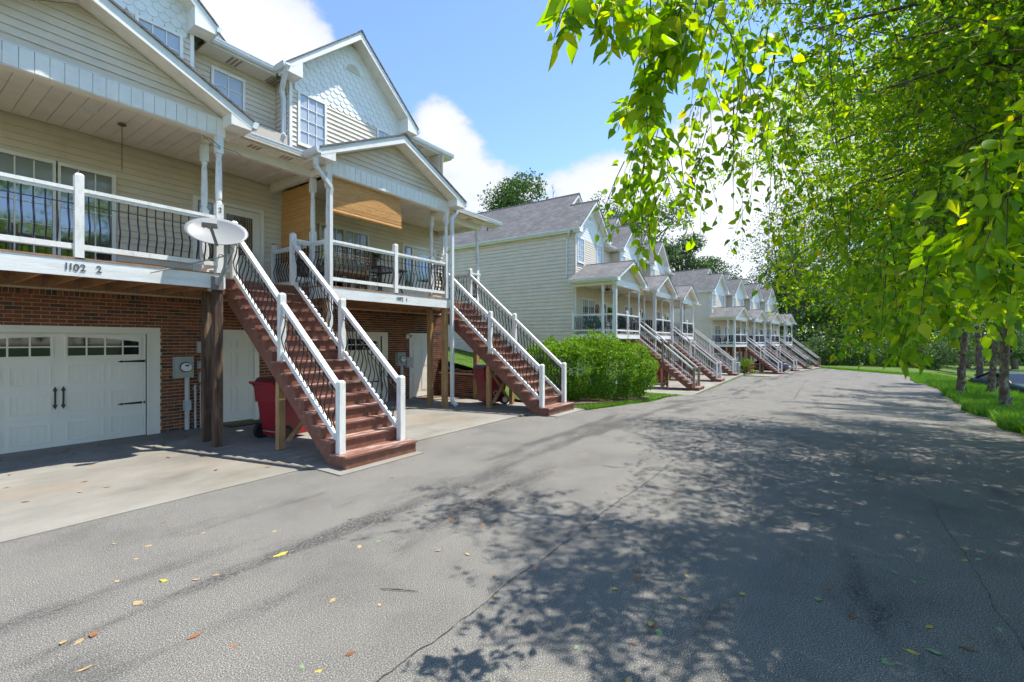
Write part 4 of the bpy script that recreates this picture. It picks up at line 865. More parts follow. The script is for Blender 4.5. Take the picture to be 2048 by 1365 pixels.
def birch(label, tx, ty, cen, Rr, nclu, tw, nl, size, seed, rtrunk=.17, ztop=10.5, lean=(0, 0), near=False, zl0=2.85, zslope=1.35, y0=.0, extra=None, sprays=(), group='birch trees along the verge', singles=0, tmean=.5, ymax=3.0, lenr=(.28, .68), sing=True):
    rng = np.random.default_rng(seed); z0 = gz(tx, ty); root = thing('birch_tree', label, 'tree', (0, 0, 0), 0, group)
    # trunk with a flare at the foot, forking at about four metres
    tp = [(tx + lean[0] * t + .05 * math.sin(5 * t + seed), ty + lean[1] * t + .05 * math.cos(4 * t + seed), z0 - .15 + t * 4.2) for t in (0, .04, .1, .3, .55, .8, 1)]
    tk = MB().tube(tp, [rtrunk * k for k in (1.75, 1.4, 1.15, 1.0, .92, .85, .8)], 12)
    top = Vector(tp[-1]); leaders = []
    for k in range(3):
        q = seed + k * 2.1; e = Vector((cen[0] + math.cos(q) * Rr * .3, cen[1] + math.sin(q) * Rr * .3, ztop - 1.2)); bp = branch_pts(top - Vector((0, 0, .15)), e, -.06, rng, 7); leaders.append(bp); tk.tube(bp, [rtrunk * .62 * (1 - .8 * i / 6) for i in range(7)], 8)
    # peeling bark curls
    for k in range(46):
        h = rng.random() * 3.6 + .1; q = rng.random() * 6.28; t = h / 4.2; cx_, cy_ = tx + lean[0] * t, ty + lean[1] * t; rr = rtrunk * (1.02 + .25 * max(0, .2 - t)); w_ = .03 + rng.random() * .06; hh = .05 + rng.random() * .12
        n_ = Vector((math.cos(q), math.sin(q), 0)); s_ = Vector((-n_.y, n_.x, 0)); c = Vector((cx_, cy_, z0 + h)) + n_ * rr; o = .015 + rng.random() * .035
        tk.add([c - s_ * w_, c + s_ * w_, c + s_ * w_ + n_ * o + Vector((0, 0, hh)), c - s_ * w_ + n_ * o * .4 + Vector((0, 0, hh))], [(0, 1, 2, 3)])
    tk.build('trunk', 'bark_birch', root, smooth=True)
    cl = []
    tries = 0
    while len(cl) < nclu and tries < 60000:
        tries += 1
        q = rng.random() * 6.2832; r = Rr * math.sqrt(rng.random()); x = cen[0] + math.cos(q) * r; y = cen[1] + math.sin(q) * r
        if y > ymax + .35 * math.sin(x * 1.7 + seed) : continue
        lo = zl0 + .5 * min(1, max(0, y + .8)) + zslope * max(0, y - y0) + (0 if near else zr(x)); hi = ztop - 3.4 * (r / Rr) ** 2
        if hi < lo: continue
        z = lo + (hi - lo) * rng.random() ** 1.15
        if (x * x + y * y + (z - H) ** 2) < 2.2 ** 2: continue
        if r < Rr * .35 and z < hi - 2.2: continue
        cl.append((x, y, z))
    limbs = MB(); pts = []; tof = []
    nbough = max(10, nclu // 9); rng.shuffle(cl); ends = cl[:nbough] + (list(extra) if extra else [])
    for q, c in enumerate(ends):
        ld = leaders[rng.integers(3)]; cand = [p for p in ld if p.z < c[2] + .5] or [ld[0]]; a = cand[rng.integers(max(0, len(cand) - 3), len(cand))]
        bp = branch_pts(a, c, .10, rng, 9); L_ = (Vector(c) - a).length; limbs.tube(bp, [.006 + .0085 * L_ * (1 - i / 8) for i in range(9)], 6, False); tb = rng.normal() * .10
        for k in range(9):
            t = (.42 + .58 * (k + rng.random()) / 9) * 8; i = min(7, int(t)); p = bp[i].lerp(bp[i + 1], t - i); e = np.array(p) + rng.normal(size=3) * np.array([.26, .26, .14]); pts.append(e); tof.append(tb)
            limbs.tube([p, (p + Vector(e)) / 2 + Vector((0, 0, .03)), Vector(e)], [.006, .005, .003], 4, False)
    limbs.build('limb', 'bark_birch', root, smooth=True)['kind'] = 'stuff'
    C = np.repeat(np.array(pts), tw, 0); T = len(C); off = rng.normal(size=(T, 3)) * np.array([.2, .2, .13]); S0 = C + off; toff = np.repeat(np.array(tof), tw)
    D0 = nrm(rng.normal(size=(T, 3)) * np.array([1, 1, .4]) + off * 1.5 + np.array([0, 0, -.25])); Ln = lenr[0] + (lenr[1] - lenr[0]) * rng.random(T)
    if sprays:
        a_, b_, c_ = [], [], []; SPN = []
        for (u, v, d, ln, k, du) in sprays:
            for j in range(k): a_.append(np.array(at(u, v, d)) + rng.normal(size=3) * .05 * ln / .3); b_.append(np.array([rng.normal() * .3 + du * math.sin(CA), rng.normal() * .3 - du * math.cos(CA), -.9])); c_.append(ln * (.6 + .6 * rng.random())); SPN.append(1)
        S0 = np.concatenate([S0, a_]); D0 = np.concatenate([D0, nrm(np.array(b_))]); Ln = np.concatenate([Ln, c_]); toff = np.concatenate([toff, np.full(len(a_), .05)])
    P, D, Nn, S = twig_leaves(S0, D0, Ln, nl, size, rng)
    if sprays: S[-len(SPN) * nl:] *= 1.25
    keep = np.linalg.norm(P - np.array([0, 0, H]), axis=1) > 1.25; keep &= P[:, 2] > (1.66 if near else z0 + 2.1); P, D, Nn, S = P[keep], D[keep], Nn[keep], S[keep]
    tint = np.clip(rng.normal(tmean, .2, len(P)) + np.repeat(toff, nl)[keep], 0, .87); yl = rng.random(len(P)) < .010; tint[yl] = .97
    if singles: P, D, Nn, S, tint = single_leaves(root, P, D, Nn, S, tint, singles)
    o = link('crown', leaf_mesh('crown', P, D, Nn, S, tint, 'leaf_birch', SHAPE6 if near else SHAPE4), root); o['kind'] = 'stuff'
    if near:
        e = S0[:, 2] + Ln * (D0[:, 2] - .42); kk = e > 1.7; link('twigs', twig_mesh(S0[kk], D0[kk], Ln[kk], .0042), root)['kind'] = 'stuff'
    return root, len(P)
LEAFM = [leaf_mesh('leaf', np.zeros((1, 3)), np.array([[1., 0, 0]]), np.array([[0, 0, 1.]]), np.ones(1), np.array([t]), 'leaf_birch', SHAPE12) for t in (.1, .28, .42, .55, .68, .8, .9, .97)]
def single_leaves(root, P, D, Nn, S, tint, n, vmin=-10):
    fx = np.array([math.cos(CA), math.sin(CA), 0]); rx = np.array([math.sin(CA), -math.cos(CA), 0]); Q = P - np.array([0, 0, H]); d = Q @ fx; u = 1024 + F * (Q @ rx) / np.maximum(d, .05); v = 682.5 - F * Q[:, 2] / np.maximum(d, .05)
    ok = (d > .3) & (u > 0) & (u < 2048) & (v > vmin) & (v < 1365); sc_ = np.where(ok, S / np.maximum(d, .3), 0); order = np.argsort(-sc_)[:n]; order = order[sc_[order] > 0]
    Dn, Bn, C = leaf_frames(D, Nn)
    for i in order:
        o = link('leaf', LEAFM[int(min(7, tint[i] * 8))], root); M = Matrix(((Dn[i][0], Bn[i][0], C[i][0], P[i][0]), (Dn[i][1], Bn[i][1], C[i][1], P[i][1]), (Dn[i][2], Bn[i][2], C[i][2], P[i][2]), (0, 0, 0, 1))); o.matrix_basis = M @ Matrix.Scale(float(S[i]), 4)
    m = np.ones(len(P), bool); m[order] = False
    return P[m], D[m], Nn[m], S[m], tint[m]
TOT = 0
def px(u, v, d): return tuple(at(u, v, d))
# the near birch behind the frame's right edge: its outer sprays hang close to the camera
near_sprays = [px(*q) for q in ((1960, 400, 3.0), (1900, 440, 3.2), (2020, 460, 3.0), (1830, 530, 3.8), (1960, 520, 3.5), (1780, 500, 4.1), (1860, 380, 3.7), (1740, 570, 4.8), (1690, 520, 5.4), (1640, 470, 6.5), (1580, 520, 8.0), (1600, 580, 8.5), (1660, 600, 7.5), (1720, 640, 6.5), (1560, 440, 8.5), (1900, 300, 3.4), (1620, 60, 3.4), (1700, 200, 3.8), (2030, 150, 3.0), (1800, 80, 3.2))]
hang = ((1150, -25, 1.7, .16, 3, -.2), (1215, -30, 1.75, .14, 3, 0), (1290, -30, 1.8, .17, 3, 0), (1360, -20, 1.9, .18, 4, 0), (1350, 40, 2.0, .28, 4, -.2), (1400, 10, 2.0, .3, 5, -.1), (1300, 130, 2.1, .24, 4, -.2), (1330, 200, 2.5, .3, 4, -.3), (1262, 205, 2.6, .12, 2, -.4), (1300, 250, 2.6, .34, 4, 0), (1275, 340, 2.9, .3, 4, -.1), (1325, 330, 2.9, .36, 4, .1), (1290, 400, 3.0, .2, 3, 0),
        (1400, 190, 3.6, .6, 5, -.1), (1440, 120, 3.4, .6, 6, 0), (1470, 60, 2.6, .4, 6, 0), (1500, 180, 3.6, .6, 6, 0), (1420, 320, 4.0, .45, 4, -.1), (1560, 60, 2.6, .4, 5, 0), (1540, 300, 4.4, .8, 6, 0), (1535, 400, 4.8, .7, 5, 0), (1600, 250, 4.0, .6, 6, 0), (1640, 120, 3.0, .4, 5, 0),
        (1960, 300, 2.0, .28, 6, -.3), (2030, 380, 1.9, .26, 6, -.3), (1920, 470, 2.3, .3, 6, -.3), (2010, 520, 2.2, .25, 6, -.2), (1850, 500, 2.9, .36, 6, -.2), (1790, 600, 3.4, .36, 6, -.1), (1760, 640, 3.8, .36, 6, 0), (1730, 540, 4.0, .4, 6, -.2), (1900, 580, 2.7, .22, 6, 0), (1830, 640, 3.2, .22, 6, 0), (2040, 200, 2.0, .3, 5, -.3), (1700, 400, 4.0, .5, 6, -.2), (1800, 420, 3.0, .4, 6, -.3))
T1, n_ = birch('birch tree whose large near leaves hang in at the top and side of the photo', 7.6, -5.0, (7.4, -3.3), 5.4, 730, 13, 17, .063, 11, .2, 9.6, near=True, extra=near_sprays, sprays=hang, singles=300, tmean=.57, ymax=2.0); TOT += n_
T0, n_ = birch('birch tree beside the camera, shading the near asphalt', -.6, -5.0, (1.5, -3.2), 5.1, 290, 16, 13, .095, 23, .17, 9.8, lenr=(.2, .5), zl0=5.0, tmean=.5, ymax=1.5, sing=False); TOT += n_
T2, n_ = birch('birch tree with yellow-green leaves drooping over the middle of the drive', 14.0, -5.2, (13.4, -3.2), 5.4, 600, 13, 15, .070, 31, .2, 10, zl0=2.75, tmean=.58, ymax=2.3); TOT += n_
T3, n_ = birch('birch tree with a bark-flecked trunk, nearest of the three trunks in view', 24.8, -5.45, (23.0, -4.4), 5.0, 340, 12, 12, .10, 43, .14, 10.5, zl0=3.4, zslope=1.0, y0=-.6, tmean=.55, ymax=.3); TOT += n_
T4, n_ = birch('birch tree with a flared leaning trunk at the edge of the asphalt', 30.6, -5.2, (31, -5.2), 4.6, 100, 11, 10, .125, 57, .14, 10.5, lean=(.45, -.2), zl0=3.8, zslope=1, y0=-2, tmean=.5, ymax=-.9); TOT += n_
T5, n_ = birch('birch tree with a curved trunk, middle of the three trunks in view', 31.6, -6.4, (32, -8.0), 4.6, 90, 11, 10, .125, 61, .13, 10, lean=(.5, -.5), zl0=3.8, tmean=.45, ymax=-2.0); TOT += n_
T6, n_ = birch('birch tree farthest along the grass verge, above the bend of the drive', 40, -7.6, (40, -7.2), 5.0, 90, 10, 10, .14, 71, .17, 10.5, zl0=3.6, tmean=.5, ymax=-2.4); TOT += n_

def far_tree(label, u, d, vtop, wpx, seed, mat='leaf_back', n=7000, leaf=.26, vbot=None, cat='tree', name='tree', group='trees behind the houses', trunk=True, sparse=1.0):
    rng = np.random.default_rng(seed); p = at(u, 682.5, d); X, Y = p.x, p.y; z0 = gz(X, Y); zt = H + (682.5 - vtop) / F * d; Rw = wpx / 2 / F * d
    hgt = zt - z0; zb = z0 + hgt * .28 if vbot is None else H + (682.5 - vbot) / F * d
    root = thing(name, label, cat, (0, 0, 0), 0, group); cz = (zt + zb) / 2; Rz = (zt - zb) / 2
    nb = max(10, int(26 * sparse)); cs = []
    while len(cs) < nb:
        q = nrm(rng.normal(size=3)); rr = (.35 + .5 * rng.random()); cs.append((X + q[0] * Rw * rr * 1.1, Y + q[1] * Rw * rr * 1.1, cz + q[2] * Rz * rr * 1.05))
    cs = np.array(cs); rad = (.30 + .22 * rng.random(nb)) * min(Rw, Rz * 1.1)
    k = rng.integers(nb, size=n); dv = nrm(rng.normal(size=(n, 3))); P = cs[k] + dv * (rad[k] * (.55 + .5 * rng.random(n)))[:, None] * np.array([1, 1, .8])
    P = P[P[:, 2] > z0 + .05]; n = len(P); dv = dv[:n]
    D = nrm(rng.normal(size=(n, 3)) + np.array([0, 0, -.3])); Nn = nrm(rng.normal(size=(n, 3)) * .7 + dv * .6 + np.array([0, 0, .5])); S = leaf * (.6 + .8 * rng.random(n)); tint = np.clip(rng.normal(.5, .25, n), 0, 1)
    if trunk:
        m = MB().tube(branch_pts((X, Y, z0 - .2), (X, Y, cz + Rz * .5), 0, rng, 7), [max(.05, hgt * .022 * (1 - .8 * i / 6)) for i in range(7)], 8)
        for c in cs[:16]: m.tube(branch_pts((X, Y, z0 + (c[2] - z0) * (.45 + .25 * rng.random())), c, .05, rng, 5), [hgt * .007 * (1 - .7 * i / 4) for i in range(5)], 5, False)
        m.build('trunk', 'bark_grey', root, smooth=True)
    link('crown', leaf_mesh('crown', P, D, Nn, S, tint, mat, SHAPE4), root)['kind'] = 'stuff'
    return root
for i, a in enumerate((
    ('tall round-crowned tree behind the roof of the first middle-row house', 1033, 54, 333, 150, 101, 'leaf_back', 11000, .26, 520),
    ('pale-leaved tree rising behind the second house of the middle row', 1282, 62, 378, 170, 102, 'leaf_pale', 11000, .28, 560),
    ('dark tree behind the first gables of the middle row', 1218, 74, 392, 120, 103, 'leaf_back', 7000, .3, 560),
    ('dark tree filling the gap between the middle and far rows', 1368, 62, 455, 86, 104, 'leaf_back', 7000, .25, 600),
    ('smaller tree beyond the ridge of the far row', 1424, 76, 505, 90, 105, 'leaf_back', 5000, .3, 600),
    ('low distant treetop at the end of the far row ridge', 1470, 92, 540, 70, 106, 'leaf_pale', 3500, .34, 620),
    ('tall airy pale tree behind the far row, seen through birch sprays', 1590, 84, 385, 220, 107, 'leaf_pale', 11000, .3, 600),
    ('slim treetop showing past the porch roof of the first house', 916, 60, 392, 40, 108, 'leaf_back', 2500, .22, 480))):
    far_tree(*a)
for i, a in enumerate(((1560, 90, 470, 120), (1630, 74, 550, 130), (1700, 80, 480, 150), (1770, 78, 470, 160), (1850, 74, 470, 170), (1935, 76, 480, 170), (2030, 74, 490, 170), (1665, 70, 600, 110), (1735, 70, 590, 110), (1800, 68, 600, 110))):
    far_tree('dark woodland tree %s at the end of the drive' % ('behind the last far-row gable', 'just right of the last far-row porch', 'over the small white sign', 'standing behind the low birch sprays', 'rising behind the far birch crown', 'behind the three birch trunks', 'beyond the lower lawn', 'over the last far-row stairs', 'low behind the white sign', 'right of the white sign')[i], a[0], a[1], a[2], a[3], 120 + i, 'leaf_back', 5500, .3, 660, group='woodland trees at the end of the drive')
for i, a in enumerate(((1622, 66, 668, 70), (1668, 65, 672, 80), (1715, 64, 676, 80), (1762, 62, 672, 80), (1812, 60, 676, 80), (1590, 70, 650, 60), (1860, 58, 680, 80), (1645, 68, 640, 90), (1695, 67, 632, 90), (1745, 66, 640, 90), (1792, 65, 636, 90), (1838, 62, 645, 90))):
    far_tree('leafy bush at the foot of the woods, %s' % ('just right of the last stairs', 'second right of the last stairs', 'left of the white sign', 'right of the white sign', 'nearest the birch verge', 'behind the last stairs', 'behind the far birch trunk', 'tall, back row, above the last stair post', 'tall, back row, second from the stairs', 'tall, back row, above the white sign', 'tall, back row, right of the sign', 'tall, back row, by the verge')[i], a[0], a[1], a[2], a[3], 240 + i, 'leaf_back' if i % 3 or i > 6 else 'leaf_pale', 3000, .2, 745, 'bush', 'bush', 'bushes at the foot of the woods', False)
for i, a in enumerate(((1945, 52, 655, 90), (2010, 46, 668, 90), (2060, 50, 640, 90), (1905, 58, 650, 80))):
    far_tree(('pale bush beyond the lower lawn, between the birch trunks', 'dark clipped bush beyond the lower lawn near the picture edge', 'tall bush beyond the lower lawn', 'pale bush behind the flared birch trunk')[i], a[0], a[1], a[2], a[3], 150 + i, 'leaf_back' if i == 1 else 'leaf_pale', 3000, .2, 728, 'bush', 'bush', 'bushes beyond the lower lawn', False)
def woods():
    rng = np.random.default_rng(200); n = 42000; u = 1490 + 720 * rng.random(n); d = 84 + 26 * rng.random(n); vt = 575 + 30 * np.sin(u * .031) + 18 * np.sin(u * .083 + 1) + 22 * np.sin(d * .6); f = rng.random(n)
    fx = np.array([math.cos(CA), math.sin(CA), 0]); rx = np.array([math.sin(CA), -math.cos(CA), 0]); P = fx * d[:, None] + rx * ((u - 1024) / F * d)[:, None]; P[:, 2] = -2.2 + f * (H + (682.5 - vt) / F * d + 2.2)
    o = link('woods', leaf_mesh('woods', P, rng.normal(size=(n, 3)), rng.normal(size=(n, 3)) + np.array([0, 0, .6]), .62 * (.6 + .8 * rng.random(n)), np.clip(rng.normal(.4, .25, n), 0, 1), 'leaf_back', SHAPE4)); tag(o, 'dark distant woods closing off the end of the drive', 'woods', kind='stuff')
woods()
# leafless snag
rg = np.random.default_rng(5); p = at(1106, 500, 62); sn = thing('dead_tree', 'thin bare dead tree above the roof ridge of the middle row', 'tree'); m = MB(); zb = gz(p.x, p.y); zt = H + (682.5 - 368) / F * 62
m.tube(branch_pts((p.x, p.y, zb), (p.x, p.y, zt), 0, rg, 8), [.16 * (1 - .85 * i / 7) for i in range(8)], 6)
for k in range(11):
    h = zb + (zt - zb) * (.62 + .035 * k); q = rg.random() * 6.28; L_ = 1.9 * (1 - k / 14); m.tube(branch_pts((p.x, p.y, h), (p.x + math.cos(q) * L_, p.y + math.sin(q) * L_, h + L_ * .8), 0, rg, 4), [.04, .03, .02, .01], 4, False)
m.build('trunk', 'bark_grey', sn)
# clipped shrub at the corner of the drive
def shrub():
    rng = np.random.default_rng(9); root = thing('shrub', 'big rounded bright green shrub beside the brown stairs', 'shrub', (0, 0, 0)); L_ = [((13.1, 6.85), 1.02, .98), ((14.15, 6.3), 1.17, 1.09), ((15.3, 5.95), 1.14, 1.0), ((14.6, 7.2), 1.1, 1.02), ((16.1, 6.4), .98, .84), ((13.5, 7.8), .95, .98)]
    Ps = []; Ns = []
    for (c, r, hz) in L_:
        n = 9500; q = nrm(rng.normal(size=(n, 3))); lump = 1 + .13 * np.sin(q[:, 0] * 7 + c[0]) * np.sin(q[:, 1] * 6 + c[1]) + .07 * np.sin(q[:, 2] * 11 + 2 * c[0]); rr = r * lump * (.78 + .25 * rng.random(n) ** .5)
        z0 = zr(c[0]); Ps.append(np.stack([c[0] + q[:, 0] * rr, c[1] + q[:, 1] * rr, z0 + hz + q[:, 2] * rr * hz / r * .97], 1)); Ns.append(q)
    P = np.concatenate(Ps); Q = np.concatenate(Ns); k = P[:, 2] > zr(13) + .06
    for (c, r, hz) in L_:
        d = (P - np.array([c[0], c[1], zr(c[0]) + hz])) / np.array([r, r, hz]); k &= ~(np.linalg.norm(d, axis=1) < .66)
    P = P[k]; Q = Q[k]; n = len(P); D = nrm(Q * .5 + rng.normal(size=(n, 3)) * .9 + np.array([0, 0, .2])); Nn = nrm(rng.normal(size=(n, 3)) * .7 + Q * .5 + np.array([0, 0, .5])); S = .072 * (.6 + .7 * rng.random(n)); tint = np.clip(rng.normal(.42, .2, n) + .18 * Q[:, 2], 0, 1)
    k = rng.choice(np.where(Q[:, 2] > .0)[0], 190); p2, d2, n2, s2 = twig_leaves(P[k] - Q[k] * .05, nrm(Q[k] * .8 + rng.normal(size=(190, 3)) * .35 + np.array([0, 0, .6])), .14 + .2 * rng.random(190), 9, .07, rng, -.05)
    P = np.concatenate([P, p2]); D = np.concatenate([D, d2 * np.array([1, 1, -.6])]); Nn = np.concatenate([Nn, n2]); S = np.concatenate([S, s2]); tint = np.concatenate([tint, np.clip(rng.normal(.75, .15, len(p2)), 0, 1)])
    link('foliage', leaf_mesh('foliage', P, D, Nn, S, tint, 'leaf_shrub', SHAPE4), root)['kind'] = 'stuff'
    m = MB()
    for (c, r, hz) in L_:
        for j in range(7): q = rng.random() * 6.28; m.tube(branch_pts((c[0] + .12 * math.cos(q), c[1] + .12 * math.sin(q), zr(c[0]) - .05), (c[0] + r * .62 * math.cos(q), c[1] + r * .62 * math.sin(q), zr(c[0]) + hz * (1 + .5 * rng.random())), 0, rng, 5), [.03, .025, .02, .014, .008], 5, False)
    m.build('stems', 'bark_grey', root)['kind'] = 'stuff'
shrub()
def blades(name, label, X, Y, Z, hgt, wid, seed, tmean=.5):
    rng = np.random.default_rng(seed); n = len(X); q = rng.random(n) * 6.28; h = hgt * (.45 + .8 * rng.random(n)); wv = np.stack([np.cos(q), np.sin(q), 0 * q], 1) * (wid * (.6 + .8 * rng.random(n)))[:, None]; b = np.stack([X, Y, Z], 1); le = rng.normal(size=(n, 2)) * .35
    mid = b + np.stack([le[:, 0] * h * .35, le[:, 1] * h * .35, h * .6], 1); tip = b + np.stack([le[:, 0] * h, le[:, 1] * h, h], 1)
    V = np.stack([b - wv, b + wv, mid + wv * .6, tip, mid - wv * .6], 1).reshape(-1, 3)
    o = link(name, raw_mesh(name, V, [(0, 1, 2, 4), (4, 2, 3)], 5, n, 'grass_blade', np.clip(rng.normal(tmean, .25, n), 0, 1))); return tag(o, label, 'grass', kind='stuff')
def verge():
    rng = np.random.default_rng(77); n = 75000; X = 9 + 52 * rng.random(n) ** 1.25; k = np.array([re_(x) for x in X]); Y = k + .10 * np.sin(X * .9) + .05 * np.sin(X * 2.1 + 1) + .12 - np.abs(rng.normal(size=n)) * 1.7; Z = np.array([gz(a, b) for a, b in zip(X, Y)])
    blades('grass', 'tall bright green grass on the verge around the birch trunks', X, Y, Z, .33, .010, 3, .55)
    n = 26000; X = 11.45 + 9.5 * rng.random(n); Y = 5.4 + 16 * rng.random(n) ** 1.2; Z = np.array([lawn_z(a, b) for a, b in zip(X, Y)]); e = np.interp(X, [11.4, 13, 15, 17, 19, 22], [5.4, 5.2, 5.0, 5.15, 5.6, 5.4]); kk = Y > e
    blades('grass', 'short mown lawn grass between the first and middle rows', X[kk], Y[kk], Z[kk], .07, .007, 4, .6)
    n = 9000; t = rng.random(n); X = 68.5 - 9.5 * t + rng.random(n) * 3; Y = .9 - 7.2 * t + rng.normal(size=n) * .3 - .2; Z = np.array([gz(a, b) for a, b in zip(X, Y)]); blades('grass', 'strip of grass closing the far end of the asphalt', X, Y, Z, .18, .015, 6, .6)
    n = 2600; X = 11.3 + 5 * rng.random(n); e = np.interp(X, [11.3, 13, 15, 17], [5.36, 5.16, 4.96, 5.1]); Y = e + np.abs(rng.normal(size=n)) * .28; Z = np.array([zr(a) for a in X]) + .01; blades('grass', 'thin grass fringe in front of the big shrub', X, Y, Z, .09, .006, 8, .65)
verge()
# bare soil and litter under the shrub
tag(MB().prism([(11.7, 6.1), (12.6, 5.75), (13.6, 5.4), (14.9, 5.15), (16.6, 5.4), (16.7, 7.2), (13.5, 8.6), (11.7, 8.0)], 'z', -.3, -.02).xf(Matrix(((1, 0, 0, 0), (0, 1, 0, 0), (-.045, 0, 1, .6), (0, 0, 0, 1)))).build('planting_bed', 'soil'), kind='structure')
print('LEAVES', TOT)

# ------------------------------------------------------------------ things round the houses
# low brick retaining wall
def low_wall():
    t = thing('retaining_wall', 'low brick retaining wall between the driveway and the rising lawn', 'wall', (11.4, 8.75, 0)); B(0, .18, 0, 2.3, -.1, .80).build('mortar_core', 'mortar', t)
    me = B(-.012, .03, -.5, .5, -.5, .5).mesh('brick', 'brick'); top = B(-.5, .5, -.5, .5, -.5, .5).mesh('brick', 'brick')
    for i in range(11):
        y = -(i % 2) * .107
        while y < 2.28:
            a, b = max(0, y), min(2.3, y + .203)
            if b - a > .03: o = link('brick', me, t); o.location = (0, (a + b) / 2, .045 + i * .0672); o.scale = (1, b - a, .057)
            y += .2135
    for k in range(31): o = link('brick', top, t); o.location = (.08, .036 + k * .0735, .845); o.scale = (.22, .063, .085)
    for i in range(11): o = link('brick', top, t); o.location = (.09, -.005, .045 + i * .0672); o.scale = (.19, .03, .057)
low_wall()
def cart(label, X, Y, rz, z=0.012, detail=True):
    t = thing('trash_cart', label, 'trash cart', (X, Y, z), rz, 'red wheeled trash carts'); w0, w1, d0, d1, h = .24, .30, .25, .34, .92
    m = MB().hexa([(-w0, -d0, .06), (w0, -d0, .06), (w0, d0 - .02, .06), (-w0, d0 - .02, .06), (-w1, -d1, h), (w1, -d1, h), (w1, d1, h), (-w1, d1, h)]); m.box(-w1 - .02, w1 + .02, -d1 - .02, d1 + .02, h - .05, h)
    m.hexa([(-w1 - .012, -d1 - .012, .62), (w1 + .012, -d1 - .012, .62), (w1 + .012, d1 - .02, .62), (-w1 - .012, d1 - .02, .62), (-w1 - .022, -d1 - .022, h - .03), (w1 + .022, -d1 - .022, h - .03), (w1 + .022, d1, h - .03), (-w1 - .022, d1, h - .03)])
    b = m.build('body', 'cart_red', t)
    l = MB().hexa([(-w1 - .03, -d1 - .05, h + .001), (w1 + .03, -d1 - .05, h + .001), (w1 + .03, d1 + .01, h + .001), (-w1 - .03, d1 + .01, h + .001), (-w1 + .03, -d1 + .02, h + .075), (w1 - .03, -d1 + .02, h + .075), (w1 - .03, d1 - .03, h + .1), (-w1 + .03, d1 - .03, h + .1)]).build('lid', 'cart_lid', t)
    MB().tube([(-w1 + .02, d1 - .01, h - .03), (-w1 + .02, d1 + .10, h + .03), (w1 - .02, d1 + .10, h + .03), (w1 - .02, d1 - .01, h - .03)], .018, 8).build('handle', 'cart_red', t)
    for s in (-1, 1): wv = MB().tube([(s * (w0 + .01), d0 - .02, .13), (s * (w0 + .075), d0 - .02, .13)], .13, 18).build('wheel', 'rubber', t); MB().tube([(s * (w0 + .076), d0 - .02, .13), (s * (w0 + .082), d0 - .02, .13)], .075, 14).build('hub', 'rim_metal' if not detail else 'cart_lid', wv)
    MB().tube([(-w0, d0 - .02, .13), (w0, d0 - .02, .13)], .014, 6).build('axle', 'galvanised', t)
    B(w1 - .012 + .036, w1 + .0395, -.12, -.06, .74, .80).build('sticker', 'cart_print', b); B(w1 + .034, w1 + .0375, .05, .075, .70, .72).build('sticker', 'cart_print', b)
    # white three-arrow recycling mark on the side
    a = MB()
    for k in range(3): q = 2.094 * k; a.tube([(w0 + .028, -.02 + .06 * math.cos(q), .30 + .07 * math.sin(q)), (w0 + .028, -.02 + .06 * math.cos(q + 1.5), .30 + .07 * math.sin(q + 1.5))], .008, 4)
    a.build('mark', 'cart_print', b); t.scale = (1.13, 1.13, 1.13); return t
cart('red wheeled trash cart under the stairs of 1102 2', 4.72, 8.58, R(100))
cart('red wheeled trash cart under the stairs of 1102 1, by the lawn', 10.66, 8.15, R(-115), .02, False)
for k, q in enumerate(((4.9, -.2), (11.3, .2))): p = loc(BX, *q); cart(('red trash cart under the stairs beyond the shrub', 'red trash cart under the stairs of the middle house')[k], p[0], p[1], R(20), p[2] + .03, False)
p = loc(CX, .6, -.6); cart('red trash cart beside the far row, near the grey cabinet', p[0], p[1], R(40), p[2] + .03, False)
p = loc(CX, 8.6, -2.2)
# electric meters and service boxes on the brick
def meter(label, X, z0, z1, X1, Y=10.985):
    t = thing('electric_meter', label, 'meter', (X, Y, 0), 0, 'electric meters on the brick walls'); w_ = X1 - X
    B(0, w_, -.14, 0, z0, z1).build('box', 'meter_grey', t); cx, cz = w_ * .55, (z0 + z1) / 2 + .0
    MB().tube([(cx, -.141, cz), (cx, -.16, cz)], .105, 20).build('bezel', 'meter_dark', t); MB().tube([(cx, -.161, cz), (cx, -.225, cz)], [.09, .082], 20).build('dial', 'dial_white', t); B(cx - .035, cx + .035, -.228, -.2255, cz + .02, cz + .05).build('display', 'meter_dark', t)
    MB().tube([(w_ * .72, -.06, z0), (w_ * .72, -.06, .02)], .045, 10).build('conduit', 'conduit_grey', t)
    B(w_ * .72 - .055, w_ * .72 + .055, -.115, -.005, .42, .62).build('conduit_sleeve', 'conduit_grey', t)
    return t
meter('grey electric meter box between the garage door and the two dark posts', 3.70, 1.10, 1.53, 4.03)
for k, (x0, x1, z0, z1, lb, nm) in enumerate(((4.13, 4.42, 1.60, 1.84, 'ribbed grey service box above the electric meter of 1102 2', 'service_box'), (4.11, 4.40, 1.27, 1.42, 'small tan junction box right of the electric meter of 1102 2', 'junction_box'), (4.16, 4.42, .98, 1.20, 'pale telephone box below the junction box of 1102 2', 'telephone_box'))):
    t = thing(nm, lb, 'box', (x0, 10.985, 0)); B(0, x1 - x0, -.09, 0, z0, z1).build('box', 'conduit_grey' if k != 1 else 'meter_grey', t); B(.012, x1 - x0 - .012, -.105, -.091, z0 + .012, z1 - .012).build('lid', 'conduit_grey' if k != 1 else 'meter_grey', t)
for k, x in enumerate((4.09, 4.20)): t = thing('conduit', ('thin grey conduit pipe just right of the thick meter conduit', 'thin grey conduit pipe nearest the dark posts')[k], 'pipe', (x, 10.94, 0)); MB().tube([(0, 0, .02), (0, 0, .93)], .022, 8).build('pipe', 'conduit_grey', t); B(-.03, .03, .02, .03, .84, .88).build('clamp', 'galvanised', t)
